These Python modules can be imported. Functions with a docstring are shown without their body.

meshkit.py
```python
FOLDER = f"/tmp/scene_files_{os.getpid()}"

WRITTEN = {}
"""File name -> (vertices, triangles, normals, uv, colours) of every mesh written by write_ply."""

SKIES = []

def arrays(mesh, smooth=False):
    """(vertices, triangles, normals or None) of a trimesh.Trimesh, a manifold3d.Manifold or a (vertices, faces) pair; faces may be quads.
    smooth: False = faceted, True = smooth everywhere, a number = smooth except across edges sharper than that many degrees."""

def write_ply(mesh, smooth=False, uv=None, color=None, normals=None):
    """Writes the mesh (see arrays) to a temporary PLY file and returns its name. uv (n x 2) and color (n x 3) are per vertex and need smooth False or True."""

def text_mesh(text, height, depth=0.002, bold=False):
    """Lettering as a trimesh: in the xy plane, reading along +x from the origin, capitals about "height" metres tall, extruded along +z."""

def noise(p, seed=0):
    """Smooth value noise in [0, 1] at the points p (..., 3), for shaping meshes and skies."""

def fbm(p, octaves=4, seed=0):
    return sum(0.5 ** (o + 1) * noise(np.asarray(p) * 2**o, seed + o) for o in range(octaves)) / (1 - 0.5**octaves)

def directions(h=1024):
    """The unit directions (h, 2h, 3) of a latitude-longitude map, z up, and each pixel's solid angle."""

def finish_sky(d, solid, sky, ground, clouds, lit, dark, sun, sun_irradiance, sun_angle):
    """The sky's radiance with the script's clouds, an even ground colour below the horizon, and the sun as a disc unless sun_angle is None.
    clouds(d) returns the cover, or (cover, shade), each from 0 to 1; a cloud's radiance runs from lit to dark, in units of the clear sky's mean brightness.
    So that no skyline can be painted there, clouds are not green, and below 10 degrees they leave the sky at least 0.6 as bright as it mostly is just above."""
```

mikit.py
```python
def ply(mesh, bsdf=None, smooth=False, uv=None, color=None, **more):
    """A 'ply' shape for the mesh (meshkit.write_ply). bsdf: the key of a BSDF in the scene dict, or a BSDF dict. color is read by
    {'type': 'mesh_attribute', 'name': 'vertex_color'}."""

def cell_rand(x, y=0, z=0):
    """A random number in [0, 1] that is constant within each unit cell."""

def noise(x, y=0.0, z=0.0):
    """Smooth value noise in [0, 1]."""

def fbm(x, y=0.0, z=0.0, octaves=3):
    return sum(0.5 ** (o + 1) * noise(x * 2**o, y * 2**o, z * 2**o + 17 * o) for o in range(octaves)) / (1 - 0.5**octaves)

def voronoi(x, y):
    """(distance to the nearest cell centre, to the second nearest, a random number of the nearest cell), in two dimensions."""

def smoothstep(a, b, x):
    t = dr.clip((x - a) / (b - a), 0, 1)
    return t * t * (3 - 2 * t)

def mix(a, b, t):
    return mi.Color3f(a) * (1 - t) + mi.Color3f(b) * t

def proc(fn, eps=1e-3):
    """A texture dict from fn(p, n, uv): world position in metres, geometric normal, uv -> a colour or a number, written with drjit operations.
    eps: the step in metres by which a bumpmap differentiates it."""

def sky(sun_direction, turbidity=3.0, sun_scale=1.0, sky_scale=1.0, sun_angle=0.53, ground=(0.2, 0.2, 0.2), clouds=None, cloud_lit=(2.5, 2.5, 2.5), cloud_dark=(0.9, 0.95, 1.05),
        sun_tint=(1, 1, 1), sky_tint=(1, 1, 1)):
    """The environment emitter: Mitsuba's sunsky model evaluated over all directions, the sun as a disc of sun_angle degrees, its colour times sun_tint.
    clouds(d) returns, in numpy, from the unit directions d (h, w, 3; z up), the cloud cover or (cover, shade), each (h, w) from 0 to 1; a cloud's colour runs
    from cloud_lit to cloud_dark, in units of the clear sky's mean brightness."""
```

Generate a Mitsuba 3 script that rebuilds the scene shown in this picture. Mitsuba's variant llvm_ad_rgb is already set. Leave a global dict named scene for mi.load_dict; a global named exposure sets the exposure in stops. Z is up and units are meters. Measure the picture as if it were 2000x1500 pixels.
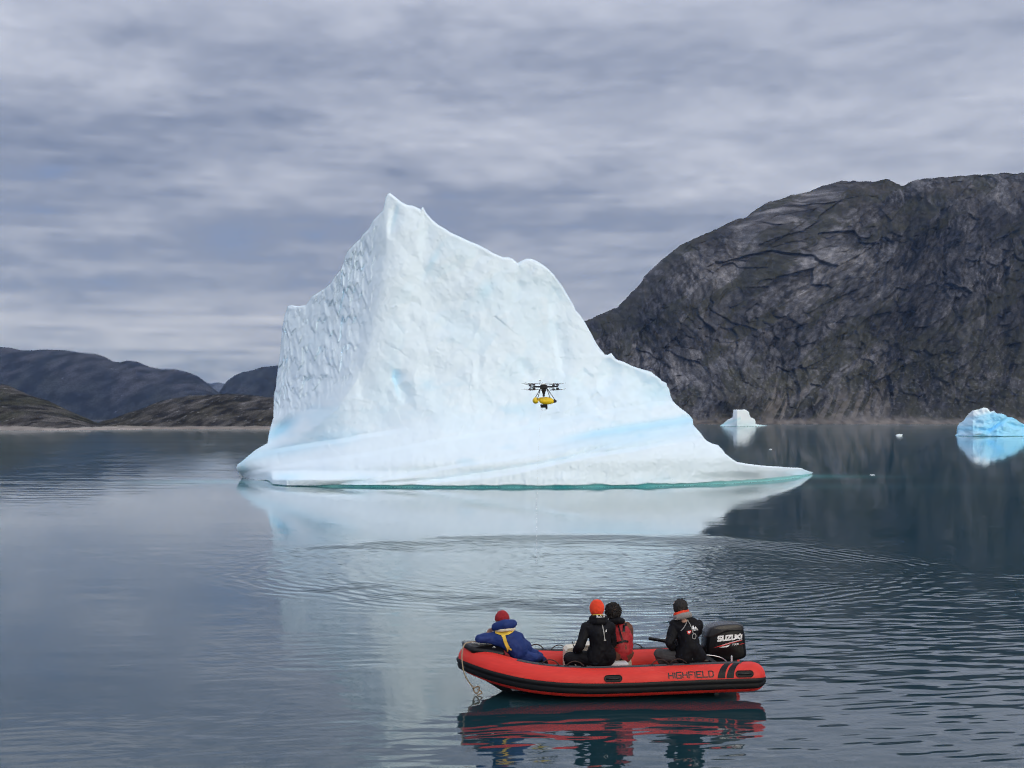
import math
import numpy as np
import trimesh
import manifold3d as m3
import drjit as dr
import mitsuba as mi
import mikit
import meshkit
from scipy.interpolate import PchipInterpolator
from mikit import proc, ply, noise, fbm, voronoi, smoothstep, mix

T = mi.ScalarTransform4f
scene, labels = {}, {}

# ------------------------------------------------------------------ camera, sky, exposure
EYE, FOCAL, PITCH = 4.0, 2680.0, math.atan(69 / 2680.0)      # metres above the water; pixels of the 2000 x 1500 photograph
CP, SP = math.cos(PITCH), math.sin(PITCH)
exposure = 1.45
scene['camera'] = {
    'type': 'perspective', 'fov': math.degrees(2 * math.atan(1000 / FOCAL)), 'fov_axis': 'x', 'near_clip': 0.1, 'far_clip': 60000.0,
    'to_world': T().look_at(origin=[0, 0, EYE], target=[0, CP, EYE + SP], up=[0, 0, 1]),
}


def cloud_bands(d):
    """A low deck of stratus: long flat bands, darker low on the left, a bright gap over the left hills, brighter towards the zenith."""
    el = np.degrees(np.arcsin(np.clip(d[..., 2], 0, 1)))
    az = np.degrees(np.arctan2(d[..., 0], d[..., 1]))
    D = np.maximum(d[..., 2], 0.015)
    warp = meshkit.fbm(np.stack([az * 0.09, el * 0.3, 0 * az], -1), 3, 5) - 0.5
    e2 = el + 1.6 * warp
    ks = [0, 1.6, 2.9, 4.2, 5.0, 6.0, 7.6, 9.3, 10.8, 12.3, 13.4, 15.0, 16.2, 17.4, 20, 30, 50, 90]
    left = np.interp(e2, ks, [.94, .90, .64, .50, .74, .84, .84, .78, .72, .60, .50, .54, .58, .47, .46, .42, .2, 0])
    right = np.interp(e2, ks, [.62, .62, .62, .70, .76, .76, .70, .60, .50, .46, .52, .58, .50, .42, .40, .36, .2, 0])
    w = 1 / (1 + np.exp(-(az - 2) / 7.0))
    w = np.where(np.abs(az) < 60, w, 0.6)
    shade = left * (1 - w) + right * w
    q = np.stack([az * 0.055 + 1.2 * warp - .05 * el, el * 0.42 + 0.03 * az + 1.5 * warp, 0 * az], -1)
    q2 = np.stack([d[..., 0] / D * 0.9, d[..., 1] / D * 0.9, 0 * D], -1)
    q3 = np.stack([az * 0.36 + 3 * warp, el * 1.1 + 2.5 * warp, 0 * az + 4], -1)
    amp = np.clip(1 - np.abs(el - 11) / 60, 0.25, 1)
    shade = shade + amp * (0.30 * (meshkit.fbm(q, 4, 11) - 0.5) + 0.62 * (meshkit.fbm(q2 * 1.1 + .6 * warp[..., None], 6, 21) - 0.5) + 0.28 * (meshkit.fbm(q3, 5, 31) - 0.5) + 0.24 * (meshkit.fbm(np.stack([az * .9 + 6 * warp, el * 3.2 + 5 * warp, 0 * az + 2], -1), 4, 35) - 0.5))
    shade = shade + 0.12 * np.clip(1 - np.abs(el - 8) / 8, 0, 1) * (meshkit.fbm(np.stack([az * 0.35, el * 5.0 + 5 * warp, 0 * az + 9], -1), 3, 3) - 0.5) * 2
    gap = np.exp(-((el - 2.0) / 1.0) ** 2) * (1 / (1 + np.exp((az + 8) / 2.5))) * (1 / (1 + np.exp(-(az + 40) / 6)))
    cover = np.clip(1 - 0.10 * gap, 0, 1)
    return cover, np.clip(shade, 0, 1)


scene['sky'] = mikit.sky([0.42, -0.80, 0.46], turbidity=3, sun_scale=0.46, sun_angle=50, sun_tint=(.82, .955, 1.17), clouds=cloud_bands,
                         cloud_lit=(3.95, 4.20, 4.95), cloud_dark=(0.68, 0.90, 1.48), ground=(0.06, 0.08, 0.09))


# ------------------------------------------------------------------ helpers
def at(u, v, Y):
    """The point of the world at distance Y that the photograph shows at its pixel (u, v): how its measures become metres."""
    u, v, Y = np.broadcast_arrays(np.asarray(u, float), np.asarray(v, float), np.asarray(Y, float))
    a, b = (u - 1000) / FOCAL, (750 - v) / FOCAL
    y, z = CP - SP * b, SP + CP * b
    return np.stack([a / y * Y, Y, EYE + z / y * Y], -1)


def water_dist(v):
    b = (750 - np.asarray(v, float)) / FOCAL
    return -EYE * (CP - SP * b) / (SP + CP * b)


def on_water(u, v):
    return at(u, v, water_dist(v))


def add(key, mesh, bsdf, smooth=30, **more):
    base, i = key, 0
    while key in scene:
        i += 1
        key = f'{base}_{i:03d}'
    scene[key] = ply(mesh, bsdf, smooth=smooth, **more)
    return key


def tag(key, label=None, category=None, group=None, kind=None):
    e = {k: v for k, v in (('label', label), ('category', category), ('group', group), ('kind', kind)) if v}
    labels[key] = e


def grid_faces(nr, nc, close=False):
    i, j = np.meshgrid(np.arange(nr - 1), np.arange(nc if close else nc - 1), indexing='ij')
    a, b = i * nc + j, i * nc + (j + 1) % nc
    return np.stack([a, b, b + nc, a + nc], -1).reshape(-1, 4)


def nfbm(p, octaves=4, seed=0):
    return meshkit.fbm(p, octaves, seed) - 0.5


def stack(*a):
    return np.stack(np.broadcast_arrays(*[np.asarray(x, float) for x in a]), -1)


def worley(p, seed=0):
    """Distance to the nearest of the jittered cell centres, and to the second, in two dimensions (numpy)."""
    p = np.asarray(p, float)
    i = np.floor(p)
    best, second = np.full(p.shape[:-1], 9.0), np.full(p.shape[:-1], 9.0)
    for a in (-1, 0, 1):
        for b in (-1, 0, 1):
            c = i + [a, b]
            h = (c[..., 0].astype(np.int64) * 374761393 + c[..., 1].astype(np.int64) * 668265263 + seed * 144665) & 0xFFFFFFFF
            h = ((h ^ (h >> 13)) * 1274126177) & 0xFFFFFFFF
            h2 = ((h ^ (h >> 11)) * 2246822519) & 0xFFFFFFFF
            d = np.hypot(c[..., 0] + (h & 0xFFFF) / 65535.0 - p[..., 0], c[..., 1] + (h2 & 0xFFFF) / 65535.0 - p[..., 1])
            second = np.where(d < best, best, np.minimum(second, d))
            best = np.minimum(best, d)
    return best, second


def cells(p, seed=0):
    """Worley cells with, per point: distance to the border (second minus first), the offset from the cell's centre, two random numbers of the cell."""
    p = np.asarray(p, float)
    i = np.floor(p)
    best, second = np.full(p.shape[:-1], 9.0), np.full(p.shape[:-1], 9.0)
    off, r1, r2 = np.zeros(p.shape), np.zeros(p.shape[:-1]), np.zeros(p.shape[:-1])
    for a in (-1, 0, 1):
        for b in (-1, 0, 1):
            c = i + [a, b]
            h = (c[..., 0].astype(np.int64) * 374761393 + c[..., 1].astype(np.int64) * 668265263 + seed * 144665) & 0xFFFFFFFF
            h = ((h ^ (h >> 13)) * 1274126177) & 0xFFFFFFFF
            h2 = ((h ^ (h >> 11)) * 2246822519) & 0xFFFFFFFF
            e = p - c - np.stack([(h & 0xFFFF) / 65535.0, (h2 & 0xFFFF) / 65535.0], -1)
            d = np.hypot(e[..., 0], e[..., 1])
            near = d < best
            second = np.where(near, best, np.minimum(second, d))
            best = np.where(near, d, best)
            off = np.where(near[..., None], e, off)
            r1 = np.where(near, ((h >> 16) & 0xFF) / 255.0, r1)
            r2 = np.where(near, ((h2 >> 16) & 0xFF) / 255.0, r2)
    return second - best, off, r1, r2


def sstep(a, b, x):
    t = np.clip((x - a) / (b - a), 0, 1)
    return t * t * (3 - 2 * t)


def resample(pts, n, bias=None):
    p = np.asarray(pts, float)
    s = np.r_[0, np.cumsum(np.hypot(*np.diff(p, axis=0).T))]
    q = np.linspace(0, s[-1], n)
    return np.stack([np.interp(q, s, p[:, 0]), np.interp(q, s, p[:, 1])], -1)


# ------------------------------------------------------------------ materials
def rgb(*c):
    return {'type': 'rgb', 'value': list(c)}


def mat(key, base, rough=0.6, **more):
    scene[key] = {'type': 'twosided', 'bsdf': {'type': 'principled', 'base_color': base if isinstance(base, dict) else rgb(*base), 'roughness': rough, **more}}
    return key


VC = {'type': 'mesh_attribute', 'name': 'vertex_color'}
mat('ice_material', VC, 0.45, specular=0.25)
mat('rock_material', VC, 0.9, specular=0.1)

# ------------------------------------------------------------------ water
RING = on_water(1150, 1103)
RUFF = on_water(1700, 1270)


def ripples(p, n, uv):
    x, y = p.x, p.y
    yy = dr.maximum(y, 5.0)
    calm = 1 / (1 + dr.square(yy / 52.0) * dr.sqrt(yy / 52.0))
    lee = smoothstep(-15.0, -23.0, x) * smoothstep(45.0, 75.0, y) * smoothstep(420.0, 160.0, y)
    wx = x + 0.5 * noise(x * .25, y * .25, 3.0)
    # light airs: long low undulation, short ripples in cat's-paws
    swell = 0.0060 * (noise(wx * .22 + .10 * y, y * .75, 1.0) - .5) + 0.0026 * (noise(wx * .6, y * 1.9, 7.0) - .5)
    paw = smoothstep(.40, .70, fbm(x * .07 + 3.1, y * .11 + 1.7, 2.0, octaves=2))
    right = smoothstep(-1.5, 4.0, x - .05 * (y - 20)) * smoothstep(46.0, 26.0, y) * (.22 + .78 * smoothstep(18.0, 22.5, y)) * (.55 + .9 * noise(x * .33 + 7.0, y * .30, 41.0))
    band = smoothstep(.25, .65, fbm(x * .16, y * .35, 5.0, octaves=2))
    slick = .35 + 1.1 * smoothstep(.35, .7, noise(x * .06 + 4.0, y * .45, 33.0))
    ruffle = (0.26 + .5 * paw + .55 * smoothstep(-8.0, -3.0, x) * smoothstep(40.0, 26.0, y)) * slick + 2.0 * right * (.25 + band)
    d1 = x * .22 + y * 1.0
    d2 = y * 1.0 - x * .30
    short = 0.0062 * (noise(wx * .8 - .15 * y, d1 * 3.4, 11.0) - .5) + 0.0036 * (noise(wx * 1.8 + .3 * y, d2 * 7.0, 13.0) - .5) + 0.0030 * (noise(x * 1.5 + 1.1 * y, y * 2.2 - x * 1.3, 14.0) - .5)
    fine = 0.0011 * slick * (noise(x * 2.6, y * 9.5, 17.0) - .5)
    far = lee * (.010 * (noise(x * .4, y * 1.4, 31.0) - .5) * (.4 + noise(x * .05, y * .04, 32.0))) + .0055 * smoothstep(130.0, 260.0, y) * smoothstep(1300.0, 500.0, y) * (noise(x * .22, y * .9, 34.0) - .5)
    # the drone's downwash: rings running outward from below it
    rx, ry = x - float(RING[0]), y - float(RING[1])
    r = dr.sqrt(rx * rx + ry * ry + 1e-4)
    rn = r + .7 * (noise(x * .5, y * .5, 21.0) - .5) + .25 * (noise(x * 1.7, y * 1.7, 22.0) - .5)
    env = smoothstep(4.0, 8.0, rn) * smoothstep(11.0, 8.8, rn)
    broken = .5 + .8 * noise(x * .9, y * .9, 23.0)
    rings = 0.0062 * env * broken * dr.sin(rn * 14.0) + 0.0030 * smoothstep(8.5, 6.0, rn) * smoothstep(1.0, 3.0, rn) * dr.sin(rn * 21.0) * noise(x * 1.3, y * 1.3, 24.0)
    inner = smoothstep(9.6, 7.0, rn) * (0.0028 * (noise(x * 13.0, y * 13.0, 25.0) - .5) + 0.0100 * smoothstep(5.0, 1.5, r) * (noise(x * 6.0, y * 6.0, 26.0) - .5))
    return calm * (swell + ruffle * short + fine) + far + rings + inner


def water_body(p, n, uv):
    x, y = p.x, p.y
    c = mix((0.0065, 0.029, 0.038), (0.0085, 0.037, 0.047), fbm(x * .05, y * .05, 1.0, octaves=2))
    # turquoise glow of the submerged ice foot, painted into the opaque water's colour
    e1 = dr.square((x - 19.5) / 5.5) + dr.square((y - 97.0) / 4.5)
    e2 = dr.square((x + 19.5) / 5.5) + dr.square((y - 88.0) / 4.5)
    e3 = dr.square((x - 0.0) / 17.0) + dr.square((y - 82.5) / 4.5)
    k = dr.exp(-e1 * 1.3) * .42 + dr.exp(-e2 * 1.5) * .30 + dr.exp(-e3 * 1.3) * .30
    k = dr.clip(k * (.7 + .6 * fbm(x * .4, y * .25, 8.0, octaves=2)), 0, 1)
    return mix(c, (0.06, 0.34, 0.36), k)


def micro(p, n, uv):
    return .030 + .016 * smoothstep(70.0, 260.0, p.y)


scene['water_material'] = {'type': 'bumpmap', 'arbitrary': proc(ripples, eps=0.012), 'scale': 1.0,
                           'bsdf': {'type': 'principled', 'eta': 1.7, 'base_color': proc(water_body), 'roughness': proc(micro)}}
ax = np.r_[np.arange(0, 120, 6.0), np.geomspace(120, 26000, 34)]
ax = np.r_[-ax[:0:-1], ax]
gx, gy = np.meshgrid(ax, ax)
scene['water'] = ply((np.stack([gx, gy, 0 * gx], -1).reshape(-1, 3), grid_faces(len(ax), len(ax))), 'water_material', smooth=False)
tag('water', 'calm grey blue fjord water with rings of ripples below the drone', kind='structure')

# ------------------------------------------------------------------ icebergs
def berg(key, outline, foot, depth, colour, back=7.0, cols=420, rows=150, back_rows=24, lip=0.22, undercut=0.35, mono=25, tpow=1.0):
    """One closed body of ice. outline: its skyline, left to right, foot: its waterline, left to right (both measured in the photograph);
    depth(u, v, Yfoot, hfrac) -> distance of its front face; behind the skyline it bulges away and comes down again."""
    sil = resample(outline, cols)
    ub = np.maximum.accumulate(sil[:, 0])
    ub = np.convolve(np.pad(ub, mono, mode='edge'), np.ones(2 * mono + 1) / (2 * mono + 1), 'valid')
    f = np.asarray(foot, float)
    ub = f[0, 0] + (ub - ub[0]) / (ub[-1] - ub[0]) * (f[-1, 0] - f[0, 0])
    vb = np.interp(ub, f[:, 0], f[:, 1])
    lips = lip(ub) if callable(lip) else lip + 0 * ub
    lips = lips * (.55 + .9 * meshkit.fbm(stack(ub * .03, 0, 3), 3, 6))
    vb = vb - lips * FOCAL / water_dist(vb)
    t = (np.linspace(0, 1, rows) ** tpow)[:, None]
    e = t ** 1.6
    U, V = ub * (1 - e) + sil[:, 0] * e, vb * (1 - t) + sil[:, 1] * t
    Yf = np.interp(U, f[:, 0], water_dist(f[:, 1]))
    Y = depth(U, V, Yf, t + 0 * U)
    front = at(U, V, Y)
    # under the lip: cut back, then down below the surface
    n = front[0] * 1.0
    low = []
    for zf, z0, dy in ((.72, 0, .45), (.0, -.05, .8), (0, -2.0, .3)):
        q = n.copy()
        q[:, 2] = lips * zf + z0
        q[:, 1] += undercut * dy
        low.append(q)
    top, base = front[-1], low[-1]
    h = np.maximum(top[:, 2], .05)
    s = np.linspace(0, 1, cols)
    taper = np.sqrt(np.clip(np.minimum(s, 1 - s) / .06, 0, 1))
    rear = []
    for k in range(1, back_rows + 1):
        a = k / back_rows * np.pi / 2
        q = top.copy()
        z = top[:, 2] * np.cos(a) - 2.0 * (1 - np.cos(a))
        q[:, 2] = z
        q[:, 1] = top[:, 1] + back * taper * np.sin(a) * np.clip(h / 4, .15, 1.4) * (1 + .5 * nfbm(stack(q[:, 0] * .3, z * .3, 5), 3, 77)) + .02
        q[:, 0] = top[:, 0] * (1 - .0) + (q[:, 0] - q[:, 0].mean()) * -.10 * np.sin(a)
        rear.append(q)
    P = np.array(low[::-1] + list(front) + rear)
    verts = P.reshape(-1, 3)
    faces = grid_faces(len(P), cols)
    # close the bottom between the front and the rear edge
    i = np.arange(cols - 1)
    last = (len(P) - 1) * cols
    faces = np.vstack([faces, np.stack([i + 1, i, last + i, last + i + 1], -1)])
    col = np.concatenate([np.broadcast_to(colour(U[:1], V[:1], 'low', None), (3, cols, 3)), colour(U, V, 'front', Y), np.broadcast_to(colour(U[-1:], V[-1:], 'rear', None), (back_rows, cols, 3))])
    scene[key] = ply((verts, faces), 'ice_material', smooth=True, color=col.reshape(-1, 3))


BIG = [(475, 934), (468, 925), (461, 914), (464, 907), (470, 903), (484, 891), (500, 878), (512, 871), (523, 865), (523.5, 857), (526, 843), (530, 828), (534, 815), (534.5, 793), (535, 770), (539, 756),
       (540, 740), (547, 690), (551, 640), (556, 615), (562, 597.5), (568, 596), (581, 598), (589, 597), (597, 596), (603, 588), (609, 579), (618, 573), (628, 566.6), (634, 564), (646.6, 552), (653, 541), (665, 527), (671, 512), (674, 500),
       (678, 492), (690, 478), (704.5, 465), (708, 458), (719, 448), (729, 430), (740, 418), (748, 410), (751, 396), (753, 385), (757, 378), (761, 376.5), (766, 380), (772.6, 385), (783, 394), (795, 400), (808, 402), (816, 406), (822, 409.5),
       (824, 405), (826, 404), (829, 409), (832.5, 416), (843, 428), (856, 439), (870, 447), (880, 454), (895, 460.5), (915, 470), (935.5, 478.5), (950, 486), (965, 495), (983.6, 502.5), (992, 502), (1001, 505), (1011, 513.6), (1019, 509),
       (1028, 505), (1036, 505), (1043, 507), (1051, 511), (1061, 517), (1071, 525), (1080, 534), (1098, 558), (1110, 578), (1122, 599), (1124, 605), (1133, 615), (1143, 630), (1154, 650), (1165, 671), (1172, 681), (1182, 693), (1188, 693),
       (1194, 689), (1202, 700.5), (1209, 704), (1217, 706), (1235, 715), (1254, 721), (1272, 726), (1280, 733), (1287, 737.5), (1293, 744), (1302, 748), (1303, 754), (1307, 760), (1310, 774.5), (1314, 783), (1320, 789), (1329, 797), (1339, 804), (1347, 811),
       (1353, 819), (1354, 830), (1368, 845), (1374, 854), (1379.5, 860), (1390, 866), (1402, 869), (1409, 876), (1416.5, 885.5), (1427, 894), (1439, 902), (1461, 906), (1490.5, 909.5), (1516, 911), (1542, 913), (1564.5, 914), (1570, 917), (1588.5, 923)]
BIG_FOOT = [(474, 936), (500, 938.5), (521, 939.5), (526, 941), (532, 947), (560, 949.5), (620, 951), (760, 952), (900, 952.5), (1100, 952.5), (1250, 951), (1350, 948), (1420, 945), (1500, 940), (1560, 933), (1586, 926)]


def edge_x(v):
    """The arris between the fluted left cliff and the smooth main face."""
    return np.interp(v, [376, 420, 500, 560, 620, 680, 740, 800, 850, 930], [757, 757, 756, 748, 736, 722, 700, 660, 600, 480])


PROFILE = PchipInterpolator([0, .35, 1.2, 2.6, 4.6, 7.0, 12, 20], [0, .08, .40, 2.3, 4.9, 6.3, 8.2, 10.8])

FOOT = PchipInterpolator([461, 520, 580, 680, 820, 1000, 1200, 1350, 1450, 1530, 1589], water_dist(np.array([937, 939.5, 943.5, 948.5, 951.5, 952.5, 951.5, 948, 944, 937, 926])))


def big_depth(U, V, Yf, tt):
    above = np.maximum(948 - V, 0)                     # pixels above the waterline
    m = above / 31.0                                    # about metres
    smooth_foot = FOOT(np.clip(U, 461, 1589))
    k = sstep(918, 938, V)
    out = Yf * k + smooth_foot * (1 - k)
    # bottom wall, sloping foot with old tilted waterlines, steep upper wall
    w = V + 0.17 * (U - 900) + 7 * nfbm(stack(U * .012, V * .01, 3), 3, 8)
    mt = np.maximum(m - .17 * (U - 900) / 31 * sstep(0, 3, m) * .75 + .5 * nfbm(stack(U * .006, V * .006, 8), 2, 5) * sstep(0, 2, m), 0)
    out += PROFILE(np.minimum(mt, 19.5))
    # terraces left by older waterlines
    def step(w0, amp, width, mask):
        k = (w - w0) / width
        return mask * amp * np.where(k < 0, np.exp(k * 1.2), np.exp(-k * k * 6))
    mR = sstep(1040, 1150, U)
    mL = sstep(820, 700, U)
    out += step(888, .85, 16, mR) + step(816, .6, 13, mL * sstep(480, 560, U)) + step(930, .30, 10, sstep(560, 700, U)) + step(905, .25, 12, 1 - mR * .4) + step(850, .28, 14, 1 + 0 * U)
    out += .42 * step(920 + 17 * np.sin(U * .008), .5, 10, sstep(500, 640, U))
    # nose at the left end, seen behind the front lobe
    out += 2.6 * sstep(540, 470, U) * sstep(890, 935, V)
    # the fluted cliff falls back to the left of the arris
    a = edge_x(V)
    left = np.maximum(a - U, 0)
    up = sstep(905, 800, V)
    fall = np.sqrt(left ** 2 + 60) - 7.7
    out += up * fall * .036
    right = np.maximum(U - a, 0)
    out += up * (.0045 * right * sstep(0, 90, right)) + up * .35 * np.exp(-(right / 55) ** 2) * -1
    # hollow beneath the cliff at the left (the blue scoop)
    sx, sy = (U - 548) / 26, (V + .55 * (U - 548) - 838) / 16
    out += 1.5 * np.exp(-sx ** 2 - sy ** 2) * (U < 640)
    # large buttresses on the right part of the main face
    def groove(u0, v0, u1, v1, wd, amp):
        L = math.hypot(u1 - u0, v1 - v0)
        dx, dy = (u1 - u0) / L, (v1 - v0) / L
        t = np.clip(((U - u0) * dx + (V - v0) * dy) / L, 0, 1)
        wob = 6 * nfbm(stack(t * 5, u0, v0), 3, 4)
        e = (U - u0) * -dy + (V - v0) * dx + wob
        along = np.clip(((U - u0) * dx + (V - v0) * dy) / L, -1, 2)
        mask = np.clip(np.sin(np.pi * np.clip(along, 0, 1)), 0, 1) ** .8
        return amp * mask * np.exp(-(np.where(e > 0, e, e * .4) / (wd * (.35 + .65 * mask))) ** 2)
    for g in ((770, 400, 762, 470, 6, .25), (829, 420, 826, 520, 7, .22), (1075, 590, 1100, 735, 9, .55), (1012, 518, 1004, 590, 6, .22), (1082, 560, 1076, 620, 7, .25), (1008, 702, 1040, 742, 6, .3), (1145, 720, 1120, 770, 10, .5),
              (768, 722, 776, 752, 5, .5), (774, 745, 792, 790, 7, .35), (933, 700, 936, 760, 6, .18), (1190, 700, 1175, 770, 12, .6), (1225, 715, 1245, 790, 12, .5), (1130, 745, 1180, 810, 12, .4), (1270, 735, 1262, 800, 10, .4), (700, 690, 712, 790, 12, .25)):
        out += groove(*g)
    crumble = sstep(650, 730, V) * sstep(860, 790, V) * sstep(1080, 1200, U)
    out += 1.5 * crumble * nfbm(stack(U * .018, V * .018, 9), 4, 51)
    # shell-shaped fracture faces with crisp low edges
    face = sstep(930, 860, V) * sstep(0, 45, U - a)
    for wu, wv, amp, sd in ((95, 70, .14, 21), (42, 36, .07, 22)):
        wq = 30 * nfbm(stack(U * .014, V * .014, sd), 3, sd)
        _, o_, r1, r2 = cells(stack((.9 * U + .43 * V + wq) / wu, (.9 * V - .43 * U - wq) / wv), sd)
        on = face * (.25 + .75 * (r2 > .45))
        out += on * amp * ((r1 - .5) * o_[..., 0] + (r2 - .6) * o_[..., 1] + .35 * (o_ ** 2).sum(-1))
    # surface: broad swells, melt dimples
    ur, vr = .82 * U + .57 * V, .82 * V - .57 * U
    out += .9 * nfbm(stack(ur * .0085, vr * .0085, 1), 2, 15) * sstep(0, 2.5, m)
    out += .22 * (np.abs(nfbm(stack(ur * .02, vr * .013, 2), 3, 16)) * 2) * sstep(930, 800, V) * sstep(0, 80, right)
    wq = 22 * nfbm(stack(U * .016, V * .016, 12), 3, 17)
    f1, f2 = worley(stack((ur + wq) / 58, (vr - wq) / 44), 5)
    out += .20 * (f1 - .45) * sstep(925, 830, V) * sstep(0, 50, right)
    f1, f2 = worley(stack((ur - wq) / 27, (vr + wq) / 33), 6)
    out += .10 * (f1 - .45) * sstep(925, 850, V) * sstep(0, 40, right) * sstep(.4, .6, meshkit.fbm(stack(U * .008, V * .008, 3), 2, 18))
    out += .10 * nfbm(stack(ur * .05, vr * .05, 2), 3, 26) * sstep(.1, 1.5, m)
    out += .05 * nfbm(stack(U * .22, V * .22, 2), 2, 27)
    # flutes: stretched dishes with sharp rims
    wx = 9 * nfbm(stack(U * .02, V * .02, 5), 3, 61)
    fl = up * sstep(-6, 60, left) * sstep(842, 770, V + .3 * (U - 560))
    # drip ledges: each overhangs a hollow that comes out again further down
    for wu, wv, amp, sd in ((15.0, 56.0, .24, 3), (8.0, 30.0, .11, 9)):
        cu = (U + 1.6 * wx + 5 * nfbm(stack(U * .05, V * .05, sd), 2, sd)) / wu
        i = np.floor(cu)
        e = cu - i
        ph = lambda q: meshkit.noise(stack(q * 3.7 + .31, 0, sd), sd)   # noqa: E731
        sm = sstep(.25, .75, e)
        fr = np.mod(V / wv + 1.8 * ((1 - sm) * ph(i) + sm * ph(i + 1)) + .2 * nfbm(stack(U * .05, V * .03, sd), 3, sd) - 1.0 * (e - .5) ** 2, 1.0)
        saw = sstep(0, .10, fr) * (1 - fr) ** 1.3
        out += fl * amp * (saw - .3) * (.35 + 1.3 * meshkit.fbm(stack(U * .02, V * .012, sd), 2, sd + 1))
    out += fl * (.75 * np.abs(nfbm(stack((U + wx) * .075, V * .014, 4), 3, 71)) + .8 * nfbm(stack(U * .03, V * .008, 4), 3, 72))
    # melt runnels in the bottom wall
    out += .10 * nfbm(stack(U * .11, V * .02, 1), 3, 81) * sstep(2.8, .6, m)
    # the skyline turns over
    r = np.clip((1 - tt) * np.maximum(948 - np.interp(U, [p[0] for p in BIG[3:]], [p[1] for p in BIG[3:]]), 8) / 7.0, 0, 1)
    out += .4 * (1 - np.sqrt(np.clip(1 - (1 - r) ** 2, 0, 1)))
    return out


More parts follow.
